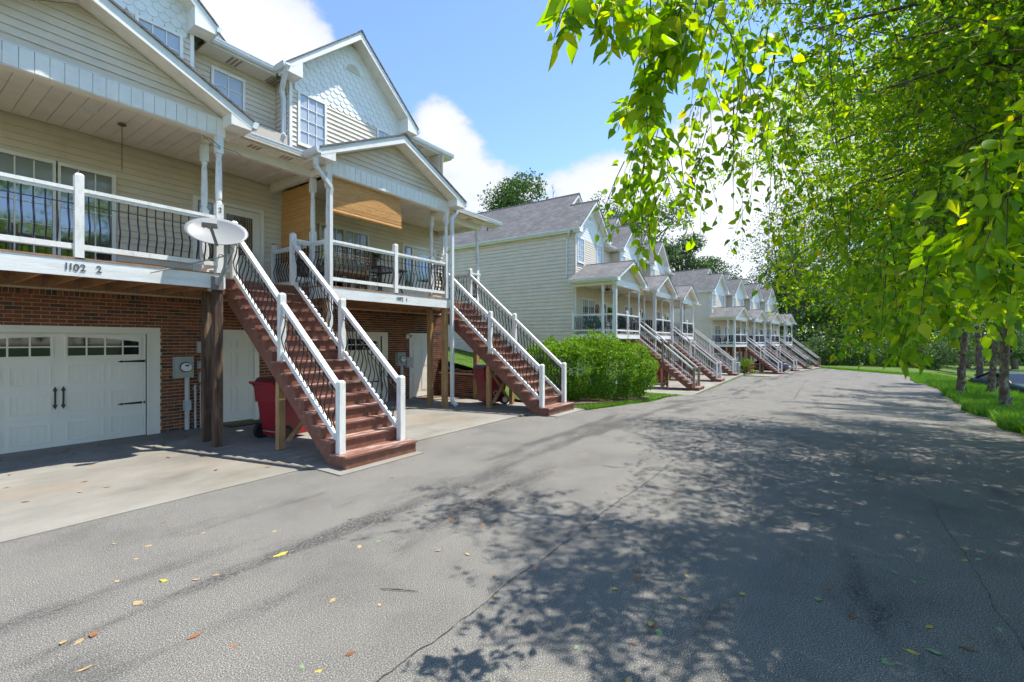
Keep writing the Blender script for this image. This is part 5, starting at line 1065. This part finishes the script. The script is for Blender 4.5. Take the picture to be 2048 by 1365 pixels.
t = thing('wire', 'thin orange wire looping down between the service boxes', 'wire'); MB().tube([(4.12, 10.95, 1.62), (4.07, 10.94, 1.5), (4.14, 10.93, 1.35), (4.2, 10.93, 1.1), (4.12, 10.94, .95)], .005, 5).build('strand', 'dry_orange', t)
meter('grey electric meter box seen past the stair railing under the porch of 1102 1', 9.50, 1.08, 1.50, 9.80)
t = thing('service_box', 'pale service box next to the basement door of 1102 1', 'box', (9.88, 10.985, 0)); B(0, .26, -.1, 0, 1.02, 1.33).build('box', 'conduit_grey', t); B(.012, .248, -.115, -.101, 1.032, 1.318).build('lid', 'conduit_grey', t)
t = thing('porch_light', 'white floodlight above the basement door corner of 1102 1', 'light', (9.98, 10.96, 2.02)); B(-.05, .05, -.03, .02, -.05, .05).build('plate', 'dial_white', t); MB().tube([(-.05, -.03, 0), (-.11, -.14, -.04)], [.035, .065], 10).build('lamp', 'dial_white', t); MB().tube([(.05, -.03, 0), (.09, -.14, -.04)], [.035, .065], 10).build('lamp', 'dial_white', t)
# door mats
for nm, lb, x, y, mt in (('door_mat', 'dark patterned door mat in front of the basement door of 1102 2', 4.98, 10.62, 'mat_dark'), ('door_mat', 'tan door mat in front of the basement door of 1102 1', 10.6, 10.62, 'mat_tan')):
    t = thing(nm, lb, 'mat', (x, y, .02)); B(-.42, .42, -.24, .24, 0, .015).build('mat', mt, t); m = MB()
    for k in range(9): m.box(-.38 + k * .09, -.34 + k * .09, -.2, .2, .0151, .019)
    m.build('ribs', 'mat_tan' if mt == 'mat_dark' else 'mat_dark', t)
# satellite dish on the porch corner
def dish():
    t = thing('satellite_dish', 'grey oval satellite dish on a bent mast at the porch corner of 1102 2', 'dish', (3.56, 8.64, 2.8))
    B(-.09, .09, -.03, .018, -.07, .15).build('mount_plate', 'dish_arm', t)
    MB().tube([(0, -.04, .0), (0, -.06, .05), (.06, -.14, .3), (.07, -.16, .42), (.07, -.16, .74)], .028, 10).build('mast', 'dish_grey', t)
    for s, e in ((-1, (-.95, -.03, .10)), (1, (.04, .0, .55))): MB().tube([(.06, -.15, .50 if s < 0 else .5), e], .011, 6).build('strut', 'galvanised', t)
    c = Vector((-.10, -.24, .83)); n = Vector((-.30, -.74, .58)).normalized(); a = Vector((0, 0, 1)).cross(n).normalized(); b = n.cross(a); RX, RY = .45, .315
    vs = []; fs = []; nr, na = 7, 36
    for side in (0, 1):
        for i in range(nr + 1):
            for k in range(na): r = i / nr; q = 2 * math.pi * k / na; vs.append(c + a * RX * r * math.cos(q) + b * RY * r * math.sin(q) + n * (.075 * r * r - side * .008))
    for side in (0, 1):
        o = side * (nr + 1) * na
        for i in range(nr):
            for k in range(na): f = (o + i * na + k, o + i * na + (k + 1) % na, o + (i + 1) * na + (k + 1) % na, o + (i + 1) * na + k); fs.append(f if side == 0 else f[::-1])
    o2 = (nr + 1) * na
    for k in range(na): fs.append((nr * na + k, nr * na + (k + 1) % na, o2 + nr * na + (k + 1) % na, o2 + nr * na + k))
    d = MB().add(vs, fs).build('reflector', 'dish_grey', t, smooth=True)
    foot = c - b * (RY * 1.02) + n * .05; tip = c - b * .17 - a * .10 + n * .36
    MB().beam(foot, tip, .035, .045, a).build('feed_arm', 'dish_arm', t)
    l = MB().beam(tip - a * .10 + n * .02, tip + a * .10 + n * .02, .085, .085, n); l.tube([tip + n * .01, tip - n * .06 + b * .0], [.04, .05], 10); l.tube([tip - a * .075, tip - a * .075 - n * .06], .036, 10); l.tube([tip + a * .075, tip + a * .075 - n * .06], .036, 10); l.build('receiver', 'dish_grey', t)
    B(.0, .14, -.22, -.10, .70, .82).build('bracket', 'dish_arm', t)
    MB().tube([(.08, -.18, .72), (.2, -.16, .62), (.14, -.14, .45), (.05, -.08, .2), (.02, .01, .12)], .006, 5).build('cable', 'iron_black', t)
dish()
# hooks on the porch column, chain on the ceiling
t = thing('plant_hook', 'thin dark wire plant hook on the white column of 1102 2', 'hook', (3.61, 8.64, 5.20)); MB().tube([(0, 0, 0), (-.2, -.1, .05), (-.3, -.15, .01), (-.32, -.15, .05)], .006, 5).build('rod', 'iron_black', t); MB().tube([(0, 0, -.03), (-.15, -.07, -.04), (-.26, -.13, .02)], .005, 5).build('rod', 'iron_black', t); MB().tube([(.05, 0, 0), (.3, .06, .02), (.4, .1, -.01)], .005, 5).build('rod', 'iron_black', t)
t = thing('hanging_chain', 'thin rusty chain hanging from the porch ceiling of 1102 2', 'chain', (2.62, 9.95, 5.56)); MB().tube([(0, 0, .0), (0, 0, -.02)], .06, 14).build('ceiling_plate', 'chain_rust', t)
for k in range(16): q = k % 2; zz = -.04 - k * .048; MB().tube([(.012 * (1 - q) * math.cos(s), .012 * q * math.cos(s), zz + .028 * math.sin(s)) for s in np.linspace(0, 6.283, 9)], .0035, 4, False).build('chain_link', 'chain_rust', t)
# bamboo roller blinds on the porch of 1102 1
def blind(label, p0, p1, z0, z1, n, out):
    t = thing('bamboo_blind', label, 'blind', (p0[0], p0[1], z1), 0, 'bamboo blinds on the porch of 1102 1'); d = Vector((p1[0] - p0[0], p1[1] - p0[1], 0))
    for k in range(n):
        a = -(z1 - z0) * k / n; b = -(z1 - z0) * (k + 1) / n; o = Vector((out[0], out[1], 0)) * (  .0012 * math.sin(k * 1.9) + .05 * math.sin(k / n * 2.2))
        MB().hexa([o + Vector((0, 0, b + .002)), o + d + Vector((0, 0, b + .002)), o + d + Vector((out[0] * .006, out[1] * .006, b + .002)), o + Vector((out[0] * .006, out[1] * .006, b + .002)), o + Vector((0, 0, a)), o + d + Vector((0, 0, a)), o + d + Vector((out[0] * .006, out[1] * .006, a)), o + Vector((out[0] * .006, out[1] * .006, a))]).build('slat', 'bamboo', t)
    e = Vector((out[0], out[1], 0)) * .03; MB().tube([e + Vector((0, 0, -(z1 - z0) - .02)), e + d + Vector((0, 0, -(z1 - z0) - .02))], .04, 10).build('roll', 'bamboo', t)
    for s in (.15, .85): MB().tube([d * s + Vector((0, 0, .02)), d * s + Vector((out[0] * .012, out[1] * .012, -(z1 - z0)))], .003, 4).build('cord', 'chain_rust', t)
blind('tan bamboo blind rolled half down across the front of the porch', (5.80, 8.77), (7.74, 8.77), 4.66, 5.37, 30, (0, -1))
blind('tan bamboo blind hanging down the open side of the porch', (5.80, 9.36), (5.80, 10.62), 3.75, 5.37, 54, (-1, 0))
# patio furniture on the porch of 1102 1
def wicker(label, X, Y, rz, wd=.62, blue=False):
    t = thing('wicker_chair', label, 'chair', (X, Y, 3.02), rz, 'wicker chairs on the porch of 1102 1'); h = .42; m = MB()
    for (x, y) in ((-wd / 2, -.28), (wd / 2, -.28), (-wd / 2, .28), (wd / 2, .28)): MB().tube([(x, y, 0), (x, y, h)], .025, 6).build('leg', 'wicker', t)
    B(-wd / 2, wd / 2, -.3, .3, h - .05, h).build('seat', 'wicker', t); bk = MB()
    for k in range(int(wd / .06) + 1): x = -wd / 2 + k * .06; bk.tube([(x, .29, h), (x, .34, h + .5)], .011, 5)
    for k in range(7): zz = h + .05 + k * .07; bk.tube([(-wd / 2, .295 + .05 * k / 7, zz), (wd / 2, .295 + .05 * k / 7, zz)], .010, 5)
    bk.tube([(-wd / 2, .28, h), (-wd / 2, .35, h + .5), (wd / 2, .35, h + .5), (wd / 2, .28, h)], .022, 6); bk.build('backrest', 'wicker', t)
    for s in (-1, 1): MB().tube([(s * wd / 2, .3, h + .22), (s * wd / 2, -.25, h + .22), (s * wd / 2, -.29, h)], .022, 6).build('armrest', 'wicker', t)
    B(-wd / 2 + .03, wd / 2 - .03, -.28, .24, h + .001, h + .1).build('cushion', 'cushion_blue' if blue else 'wicker', t)
    if blue: MB().hexa([(-wd / 2 + .04, .16, h + .1), (wd / 2 - .04, .16, h + .1), (wd / 2 - .04, .27, h + .1), (-wd / 2 + .04, .27, h + .1), (-wd / 2 + .04, .22, h + .52), (wd / 2 - .04, .22, h + .52), (wd / 2 - .04, .32, h + .52), (-wd / 2 + .04, .32, h + .52)]).build('cushion', 'cushion_blue', t)
wicker('brown wicker bench seen through the porch railing of 1102 1', 6.42, 9.15, R(180), 1.0)
wicker('wicker chair with dark blue cushions behind the side railing of 1102 1', 6.3, 10.35, R(90), .66, True)
wicker('wicker chair at the far side of the porch table of 1102 1', 7.9, 10.3, R(10), .6)
t = thing('patio_table', 'dark square patio table with a glass top on the porch of 1102 1', 'table', (7.75, 9.55, 3.02), R(8)); B(-.46, .46, -.46, .46, .66, .668).build('glass_top', 'glass_top', t)
m = MB().box(-.5, .5, -.5, -.46, .64, .675).box(-.5, .5, .46, .5, .64, .675).box(-.5, -.46, -.46, .46, .64, .675).box(.46, .5, -.46, .46, .64, .675); m.build('rim', 'table_metal', t)
for (x, y) in ((-.42, -.42), (.42, -.42), (.42, .42), (-.42, .42)): MB().tube([(x, y, .64), (x * .8, y * .8, .3), (x * 1.05, y * 1.05, 0)], .018, 6).build('leg', 'table_metal', t)
MB().tube([(.34 * math.cos(s), .34 * math.sin(s), .3) for s in np.linspace(0, 6.283, 17)], .012, 5, False).build('stretcher', 'table_metal', t)
def fern(label, X, Y, Z, s=1, n=46):
    rng = np.random.default_rng(3); t = thing('fern_plant', label, 'plant', (X, Y, Z)); MB().lathe([(.10 * s, 0), (.15 * s, .2 * s), (.165 * s, .21 * s), (.165 * s, .25 * s), (.13 * s, .25 * s)], 0, 0, 16).build('pot', 'terracotta', t); P = []; D = []; Nn = []; S = []
    for k in range(n):
        q = rng.random() * 6.28; L_ = (.38 + .25 * rng.random()) * s; up = .35 + .7 * rng.random()
        for j in range(14):
            f = (j + 1) / 14; b = np.array([math.cos(q) * L_ * f, math.sin(q) * L_ * f, .24 * s + L_ * (up * f - .8 * f * f)])
            for sd in (-1, 1): P.append(b); D.append((-math.sin(q) * sd + .4 * math.cos(q), math.cos(q) * sd + .4 * math.sin(q), -.15)); Nn.append((rng.normal() * .2, rng.normal() * .2, 1)); S.append(.085 * s * (1.1 - .75 * f))
    link('fronds', leaf_mesh('fronds', np.array(P), np.array(D, float), np.array(Nn, float), np.array(S), rng.random(len(P)), 'fern', SHAPE4), t)['kind'] = 'stuff'
fern('green fern on the porch table of 1102 1', 7.62, 9.72, 3.72, 1.05)
# porch furniture of the middle and far rows
fern('potted fern at the railing of the second far-row porch', *loc(CX, 5.9, .35, 3.75), 1.0, 30); fern('potted fern on the last middle-row porch', *loc(BX, 11.7, .4, 3.02), 1.1, 30)
def lounge(label, P3, rz, mat, kind='chair'):
    t = thing('porch_chair', label, 'chair', P3, rz, 'chairs on the far porches'); 
    for (x, y) in ((-.26, -.3), (.26, -.3), (-.26, .28), (.26, .28)): B(x - .025, x + .025, y - .03, y + .03, 0, .38).build('leg', mat, t)
    for k in range(5): B(-.27, .27, -.3 + k * .12, -.2 + k * .12, .36 - k * .012, .385 - k * .012).build('seat_slat', mat, t)
    for k in range(5): x = -.22 + k * .11; MB().hexa([(x - .045, .26, .34), (x + .045, .26, .34), (x + .045, .285, .34), (x - .045, .285, .34), (x - .045, .48, .98 - abs(k - 2) * .04), (x + .045, .48, .98 - abs(k - 2) * .04), (x + .045, .505, .98 - abs(k - 2) * .04), (x - .045, .505, .98 - abs(k - 2) * .04)]).build('back_slat', mat, t)
    for s in (-1, 1): B(s * .3 - .045, s * .3 + .045, -.34, .34, .56, .585).build('armrest', mat, t); B(s * .3 - .02, s * .3 + .02, -.3, -.24, .38, .56).build('arm_post', mat, t)
lounge('green slatted porch chair behind the corner railing of the middle row', loc(BX, -1.05, 1.35, 3.02), R(5), 'chair_green'); lounge('second green slatted porch chair, nearer the door, middle row', loc(BX, -.25, 1.2, 3.02), R(-12), 'chair_green')
for k, (fr, x, y, lb) in enumerate(((BX, .55, .5, 'black chair at the front railing, left of the post, first middle-row porch'), (BX, 1.3, .5, 'black chair at the front railing by the column, first middle-row porch'), (BX, 5.6, .6, 'black chair on the porch of the second middle-row house'), (BX, 7.3, .6, 'black chair by the stairs column of the second middle-row house'), (BX, 12.3, .6, 'black chair on the porch of the last middle-row house'), (CX, -.8, 1.2, 'black chair in the corner of the first far-row porch'), (CX, .2, .7, 'black chair at the railing of the first far-row porch'), (CX, 6.3, .7, 'black chair on the porch of the second far-row house'), (CX, 12.0, .7, 'black chair on the porch of the third far-row house'))): lounge(lb, loc(fr, x, y, 3.02), R(30 + 40 * k), 'chair_black')
t = thing('ceiling_fan', 'small brown ceiling fan under the first middle-row porch roof', 'fan', loc(BX, -.2, 1.0, 5.56)); MB().tube([(0, 0, 0), (0, 0, -.16)], .02, 6).build('rod', 'fan_brown', t); MB().tube([(0, 0, -.16), (0, 0, -.28)], [.09, .11], 12).build('motor', 'fan_brown', t)
for k in range(5): q = 1.2566 * k; MB().beam((.1 * math.cos(q), .1 * math.sin(q), -.21), (.55 * math.cos(q), .55 * math.sin(q), -.21), .11, .01).build('blade', 'fan_brown', t)
t = thing('wall_wheel', 'round wagon-wheel ornament on the porch wall of the first middle-row house', 'ornament', loc(BX, 1.35, 2.24, 4.45)); MB().tube([(.25 * math.cos(s), 0, .25 * math.sin(s)) for s in np.linspace(0, 6.283, 21)], .018, 5, False).build('rim', 'fan_brown', t)
for k in range(4): q = .785 * k; MB().tube([(.25 * math.cos(q), 0, .25 * math.sin(q)), (-.25 * math.cos(q), 0, -.25 * math.sin(q))], .010, 4).build('spoke', 'fan_brown', t)
B(-.1, .1, -.03, -.012, -.2, -.08).build('plaque', 'cart_red', t)
rngw = np.random.default_rng(4); t = thing('door_wreath', 'leafy wreath with autumn colours on the front door of the first middle-row house', 'wreath', loc(BX, 3.15, 2.2, 4.35)); q = rngw.random(260) * 6.28; rr = .17 + rngw.normal(size=260) * .035; P = np.stack([rr * np.cos(q), rngw.normal(size=260) * .02 - .03, rr * np.sin(q) * 1.3], 1)
link('wreath_leaves', leaf_mesh('wreath_leaves', P, rngw.normal(size=(260, 3)), rngw.normal(size=(260, 3)), np.full(260, .09), rngw.random(260), 'leaf_birch', SHAPE4), t)['kind'] = 'stuff'
MB().tube([(.17 * math.cos(s), -.02, .22 * math.sin(s)) for s in np.linspace(0, 6.283, 19)], .014, 5, False).build('ring', 'twig', t)
# grey cabinet, potted plant and small marks at the far row
p = loc(CX, -2.9, -.5); t = thing('utility_cabinet', 'grey utility cabinet beside the first stairs of the far row', 'cabinet', p); B(-.45, .45, -.35, .35, 0, 1.25).build('body', 'cabinet_grey', t); B(-.47, .47, -.37, .37, 1.25, 1.3).build('lid', 'cabinet_grey', t); m = MB()
for k in range(8): m.box(-.36, .36, -.358, -.351, .25 + k * .1, .3 + k * .1)
m.build('louvre', 'lamp_black', t)
far_tree('young bright green plant beside the grey utility cabinet', 1493, 45, 712, 34, 171, 'leaf_shrub', 700, .12, 752, 'plant', 'leafy_plant', None, False)
p = loc(CX, 12.0 + 2.2, -3.0); t = thing('hanging_bag', 'small green bag hanging on a stair post of the far row', 'bag', (p[0], p[1], p[2] + .55)); MB().lathe([(.10, 0), (.15, .1), (.14, .45), (.08, .6)], 0, 0, 10).build('bag', 'plastic_green', t); MB().tube([(-.05, 0, .6), (0, 0, .75), (.05, 0, .6)], .012, 5).build('handle', 'plastic_green', t)
p = at(1723, 738, 60); t = thing('marker_sign', 'small white marker sign in the grass at the end of the drive', 'sign', (p.x, p.y, gz(p.x, p.y)), R(-40)); B(-.25, .25, -.015, .015, .25, .55).build('panel', 'sign_white', t); B(-.02, .02, .0151, .045, 0, .5).build('stake', 'wood_grey', t)
# ------------------------------------------------------------------ cars
def car(label, P3, rz, paint, L_=4.7, W=1.82, group=None):
    t = thing('parked_car', label, 'car', P3, rz, group); h = L_ / 2
    # stations along the car (front at -x): x, half width, sill z, belt z
    st = [(-h, .62, .35, .55), (-h + .12, .78, .28, .68), (-h + .55, .88, .22, .80), (-h + 1.2, .91, .20, .90), (-.4, .91, .20, .94), (.6, .91, .20, .96), (1.4, .90, .22, 1.0), (h - .5, .87, .26, 1.02), (h - .1, .80, .34, .98), (h, .68, .42, .82)]
    vs = []; fs = []; k = 10
    for (x, w_, z0, z1) in st:
        zm = z0 + (z1 - z0) * .62; vs += [(x, -w_ * .7, z0), (x, -w_ * .96, z0 + .06), (x, -w_, zm), (x, -w_ * .95, z1 - .03), (x, -w_ * .8, z1), (x, w_ * .8, z1), (x, w_ * .95, z1 - .03), (x, w_, zm), (x, w_ * .96, z0 + .06), (x, w_ * .7, z0)]
    n = len(st); fs = [(i * k + j, i * k + (j + 1) % k, (i + 1) * k + (j + 1) % k, (i + 1) * k + j) for i in range(n - 1) for j in range(k)] + [tuple(range(k))[::-1], tuple(range((n - 1) * k, n * k))]
    b = MB().add(vs, fs).build('body', paint, t, smooth=True)
    rs = [(-.95, .76, .90), (-.25, .66, 1.36), (.35, .64, 1.44), (.95, .62, 1.40), (1.85, .70, 1.0)]
    gl = MB(); rf = MB()
    low = [(-1.0, .80, .88), (1.95, .76, .97)]
    gv = [(-1.0, -.78, .9), (-.2, -.64, 1.38), (.95, -.62, 1.40), (1.9, -.72, .99), (1.9, .72, .99), (.95, .62, 1.40), (-.2, .64, 1.38), (-1.0, .78, .9)]
    gl.add(gv + [(-.9, -.86, .88), (1.75, -.84, .95), (-.9, .86, .88), (1.75, .84, .95)], [(0, 1, 6, 7), (3, 4, 5, 2), (8, 9, 3, 2), (8, 2, 1, 0), (10, 7, 6, 5), (10, 5, 4, 11)])
    gl.build('glass', 'car_glass', t)
    MB().hexa([(-.22, -.65, 1.375), (.97, -.63, 1.395), (.97, .63, 1.395), (-.22, .65, 1.375), (.0, -.5, 1.43), (.7, -.5, 1.45), (.7, .5, 1.45), (.0, .5, 1.43)]).build('roof', paint, t, smooth=False)
    for s in (-1, 1):
        MB().beam((-.98, s * .80, .90), (-.2, s * .655, 1.385), .05, .05).build('pillar', paint, t); MB().beam((.95, s * .63, 1.40), (1.88, s * .74, .99), .09, .05).build('pillar', paint, t); MB().beam((.42, s * .845, .93), (.36, s * .64, 1.41), .06, .04, (1, 0, 0)).build('pillar', paint, t)
        B(h - .16, h - .01, s * .72 - .14, s * .72 + .12, .72, .86).build('tail_light', 'tail_red', t); B(-h + .06, -h + .3, s * .68 - .14, s * .68 + .12, .56, .68).build('headlight', 'dial_white', t)
        MB().tube([(-.75, s * .9, .96), (-.75, s * 1.02, 1.0)], [.04, .08], 8).build('wing_mirror', paint, t)
        for x in (-h + .85, h - .95):
            wv = MB().tube([(x, s * .72, .33), (x, s * .925, .33)], .33, 22).build('wheel', 'rubber', t); MB().tube([(x, s * .926, .33), (x, s * .934, .33)], .21, 18).build('rim', 'rim_metal', wv)
    B(h - .005, h + .012, -.26, .26, .62, .75).build('number_plate', 'sign_white', t)
    return t
p = loc(CX, 4.75, -.9); car('dark blue sedan parked under the porch between the far stairs', (p[0], p[1], p[2] + .03), CX[3] - R(90), 'car_blue')
p = at(2030, 690, 26); car('dark teal car parked below the verge beyond the birch trunks', (p.x, p.y, -1.4), R(20), 'car_teal')
tag(MB().prism([(25, -16), (70, -26), (70, -29), (25, -19)], 'z', -2.3, -2.25).build('path', 'path_pale'), kind='structure')
# ------------------------------------------------------------------ small things on the asphalt
def crack(y0, x0, x1, wd, seed):
    rng = random.Random(seed); n = int((x1 - x0) / .035); vs = []; fs = []; y = y0; off = 0
    for i in range(n + 1):
        X = x0 + (x1 - x0) * i / n; off = off * .93 + rng.gauss(0, .0045); ww = wd * (.25 + .9 * rng.random()) * (0.2 if rng.random() < .1 else 1); vs += [(X, y0 + off - ww, zr(X) + .004), (X, y0 + off + ww, zr(X) + .004)]
        if i: fs.append((2 * i - 2, 2 * i, 2 * i + 1, 2 * i - 1))
    return tag(MB().add(vs, fs).build('road_seam', 'seam_tar'), kind='structure')
plain('seam_tar', (.045, .044, .042), .9, .3, 30)
crack(2.0, -.5, 15.5, .0055, 1); crack(-.95, 3.2, 13, .0035, 2); crack(1.35, 24, 40, .02, 3)
def ground_pt(u, v):
    d = F * H / (v - 682.5)
    for _ in range(6):
        p = at(u, v, d); d = F * (H - zr(p.x)) / (v - 682.5)
    p = at(u, v, d); return (p.x, p.y, zr(p.x))
rgl = random.Random(21); LV = {}
for nm in ('dry_orange', 'dry_tan', 'dry_yellow', 'dry_brown', 'fallen_green'):
    for k in range(3):
        pts = [(0, 0, .004), (.18, -.27, .02 * k), (.5, -.33, .012), (.8, -.16, .018), (1, 0, .004 + .02 * k), (.8, .17, .02), (.5, .34, .008), (.2, .25, .016)]
        m = MB().add(pts + [(.5, 0, -.002 + .012 * k)], [(i, (i + 1) % 8, 8) for i in range(8)]).tube([(-.25, .03, .006), (0, 0, .004)], .02, 4, False); LV[nm, k] = m.mesh('fallen_leaf', nm)
spots = [(282, 1210, 'dry_tan', .085), (402, 1267, 'dry_orange', .08), (474, 1292, 'dry_orange', .075), (186, 1332, 'dry_tan', .09), (333, 1163, 'dry_yellow', .06), (600, 1338, 'fallen_green', .08), (645, 1341, 'dry_yellow', .06), (130, 1281, 'dry_tan', .06), (190, 1265, 'dry_orange', .07), (168, 1277, 'dry_tan', .07), (440, 1150, 'dry_tan', .06), (400, 1160, 'dry_tan', .06), (237, 1165, 'dry_tan', .05), (250, 1141, 'dry_tan', .05), (670, 1197, 'dry_tan', .07), (720, 1091, 'dry_tan', .07), (762, 1084, 'fallen_green', .06), (883, 1101, 'dry_tan', .06), (403, 1067, 'dry_tan', .05), (290, 1093, 'dry_tan', .06), (183, 1073, 'dry_orange', .05), (331, 1044, 'dry_orange', .05), (545, 1065, 'dry_tan', .05), (597, 968, 'dry_yellow', .05), (940, 1017, 'dry_orange', .05), (985, 1196, 'dry_yellow', .07), (1280, 1141, 'dry_orange', .06), (1285, 1157, 'dry_orange', .06), (1224, 1176, 'dry_yellow', .06), (1371, 1149, 'dry_yellow', .06), (1372, 1200, 'dry_yellow', .07), (1489, 1187, 'dry_yellow', .07), (1302, 1243, 'dry_yellow', .08), (1314, 1257, 'dry_orange', .07), (1318, 1272, 'fallen_green', .07), (1298, 1270, 'dry_brown', .05), (1218, 1144, 'fallen_green', .06), (1274, 1292, 'dry_brown', .05), (1636, 1195, 'fallen_green', .08), (1705, 1227, 'dry_brown', .08), (1824, 1160, 'fallen_green', .06), (1855, 1160, 'fallen_green', .06), (1795, 1151, 'fallen_green', .07), (1991, 1256, 'fallen_green', .09), (1865, 1253, 'dry_yellow', .07), (1885, 1310, 'fallen_green', .08), (1952, 1304, 'dry_brown', .08), (1934, 1273, 'dry_brown', .07), (1765, 1327, 'fallen_green', .10), (1810, 1300, 'dry_yellow', .07), (1262, 1356, 'dry_tan', .07), (1600, 1312, 'dry_brown', .05), (2004, 1228, 'fallen_green', .06), (1655, 1180, 'dry_orange', .05), (1590, 1190, 'dry_brown', .05), (1700, 1108, 'fallen_green', .05), (1640, 1055, 'dry_yellow', .05), (1625, 1028, 'dry_tan', .09), (1932, 1120, 'dry_yellow', .07), (1930, 1070, 'fallen_green', .06), (1950, 1083, 'fallen_green', .07), (1960, 1118, 'fallen_green', .06), (1795, 1096, 'fallen_green', .05), (1830, 1104, 'dry_tan', .05), (1815, 1063, 'dry_tan', .05), (1580, 1055, 'dry_tan', .05), (1846, 1019, 'fallen_green', .06), (1772, 1050, 'dry_orange', .05)]
LBL = {'dry_orange': 'dry orange leaf lying on the grey asphalt', 'dry_tan': 'curled tan leaf lying on the grey asphalt', 'dry_yellow': 'fallen yellow leaf on the grey asphalt', 'dry_brown': 'dark brown leaf lying on the grey asphalt', 'fallen_green': 'pale green fallen leaf on the grey asphalt'}
def leaf_at(p, nm, s, label, group, dz=.003):
    o = link('fallen_leaf', LV[nm, rgl.randrange(3)]); o.location = (p[0], p[1], p[2] + dz); o.rotation_euler = (rgl.uniform(-.15, .15), rgl.uniform(-.15, .15), rgl.uniform(0, 6.28)); o.scale = (s, s * rgl.uniform(.7, 1), s); tag(o, label, 'leaf', group)
for (u, v, nm, s) in spots: leaf_at(ground_pt(u, v), nm, s, LBL[nm], nm.replace('_', ' ') + ' leaves on the asphalt')
kinds = ['dry_orange', 'dry_tan', 'dry_yellow', 'dry_brown', 'fallen_green']
for k in range(150):
    if k < 60: p = (rgl.uniform(2, 26), rgl.uniform(-3.4, 1.5), 0); nm = rgl.choice(['dry_yellow', 'fallen_green', 'dry_tan', 'dry_brown', 'dry_yellow'])
    elif k < 100: p = (rgl.uniform(8, 30), re_(15) - .1 + abs(rgl.gauss(0, .9)), 0); nm = rgl.choice(['dry_yellow', 'dry_tan', 'dry_yellow'])
    else: p = (rgl.uniform(.6, 9), rgl.uniform(1.5, 5.4), 0); nm = rgl.choice(['dry_orange', 'dry_tan', 'dry_brown'])
    p = (p[0], max(p[1], re_(p[0]) + .15), zr(p[0])); leaf_at(p, nm, rgl.uniform(.04, .065), LBL[nm], nm.replace('_', ' ') + ' leaves on the asphalt')
for k in range(90):
    if k < 62: p = (rgl.uniform(1.2, 4.0), 10.75 - abs(rgl.gauss(0, .55)), .0135)
    else: p = (rgl.uniform(.8, 5.5), rgl.uniform(6.5, 10.5), .017)
    nm = rgl.choice(['dry_brown', 'dry_brown', 'dry_orange']) if k < 62 else rgl.choice(['dry_tan', 'dry_orange']); leaf_at(p, nm, rgl.uniform(.05, .085), {'dry_brown': 'brown leaf on the concrete driveway of 1102 2', 'dry_orange': 'orange leaf on the concrete driveway of 1102 2', 'dry_tan': 'tan leaf on the concrete driveway of 1102 2'}[nm], nm.replace('_', ' ') + ' leaves on the concrete')
for k, (u0, v0, u1, v1, lb, mt) in enumerate(((760, 1180, 836, 1186, 'thin brown forked twig on the near asphalt', 'twig'), (1410, 1073, 1462, 1091, 'pale straight stick lying on the shaded asphalt', 'dry_tan'), (1455, 1365 - 0, 1440, 1350, 'short dark twig at the bottom of the picture', 'twig'))):
    a = Vector(ground_pt(u0, v0)); b = Vector(ground_pt(u1, v1)); t = thing('twig', lb, 'twig', a); d = b - a; m = MB().tube([Vector((0, 0, .008)), d * .5 + Vector((0, .01, .014)), d + Vector((0, 0, .006))], [.003, .0025, .0015], 5)
    if k == 0: m.tube([d * .3 + Vector((0, 0, .01)), d * .6 + Vector((.05, -.08, .01))], [.003, .0015], 5)
    m.build('stick', mt, t)
for k, (u, v, r) in enumerate(((562, 1110, .036), (329, 1164, .014))):
    p = ground_pt(u, v); pts = [(p[0] + r * 1.6 * math.cos(q) * (1 + .25 * math.sin(3 * q + k)), p[1] + r * .7 * math.sin(q) * (1 + .3 * math.cos(5 * q))) for q in np.linspace(0, 6.1, 18)]
    tag(MB().prism(pts, 'z', -.002, .005).build('paint_mark', 'paint_yellow'), kind='structure')
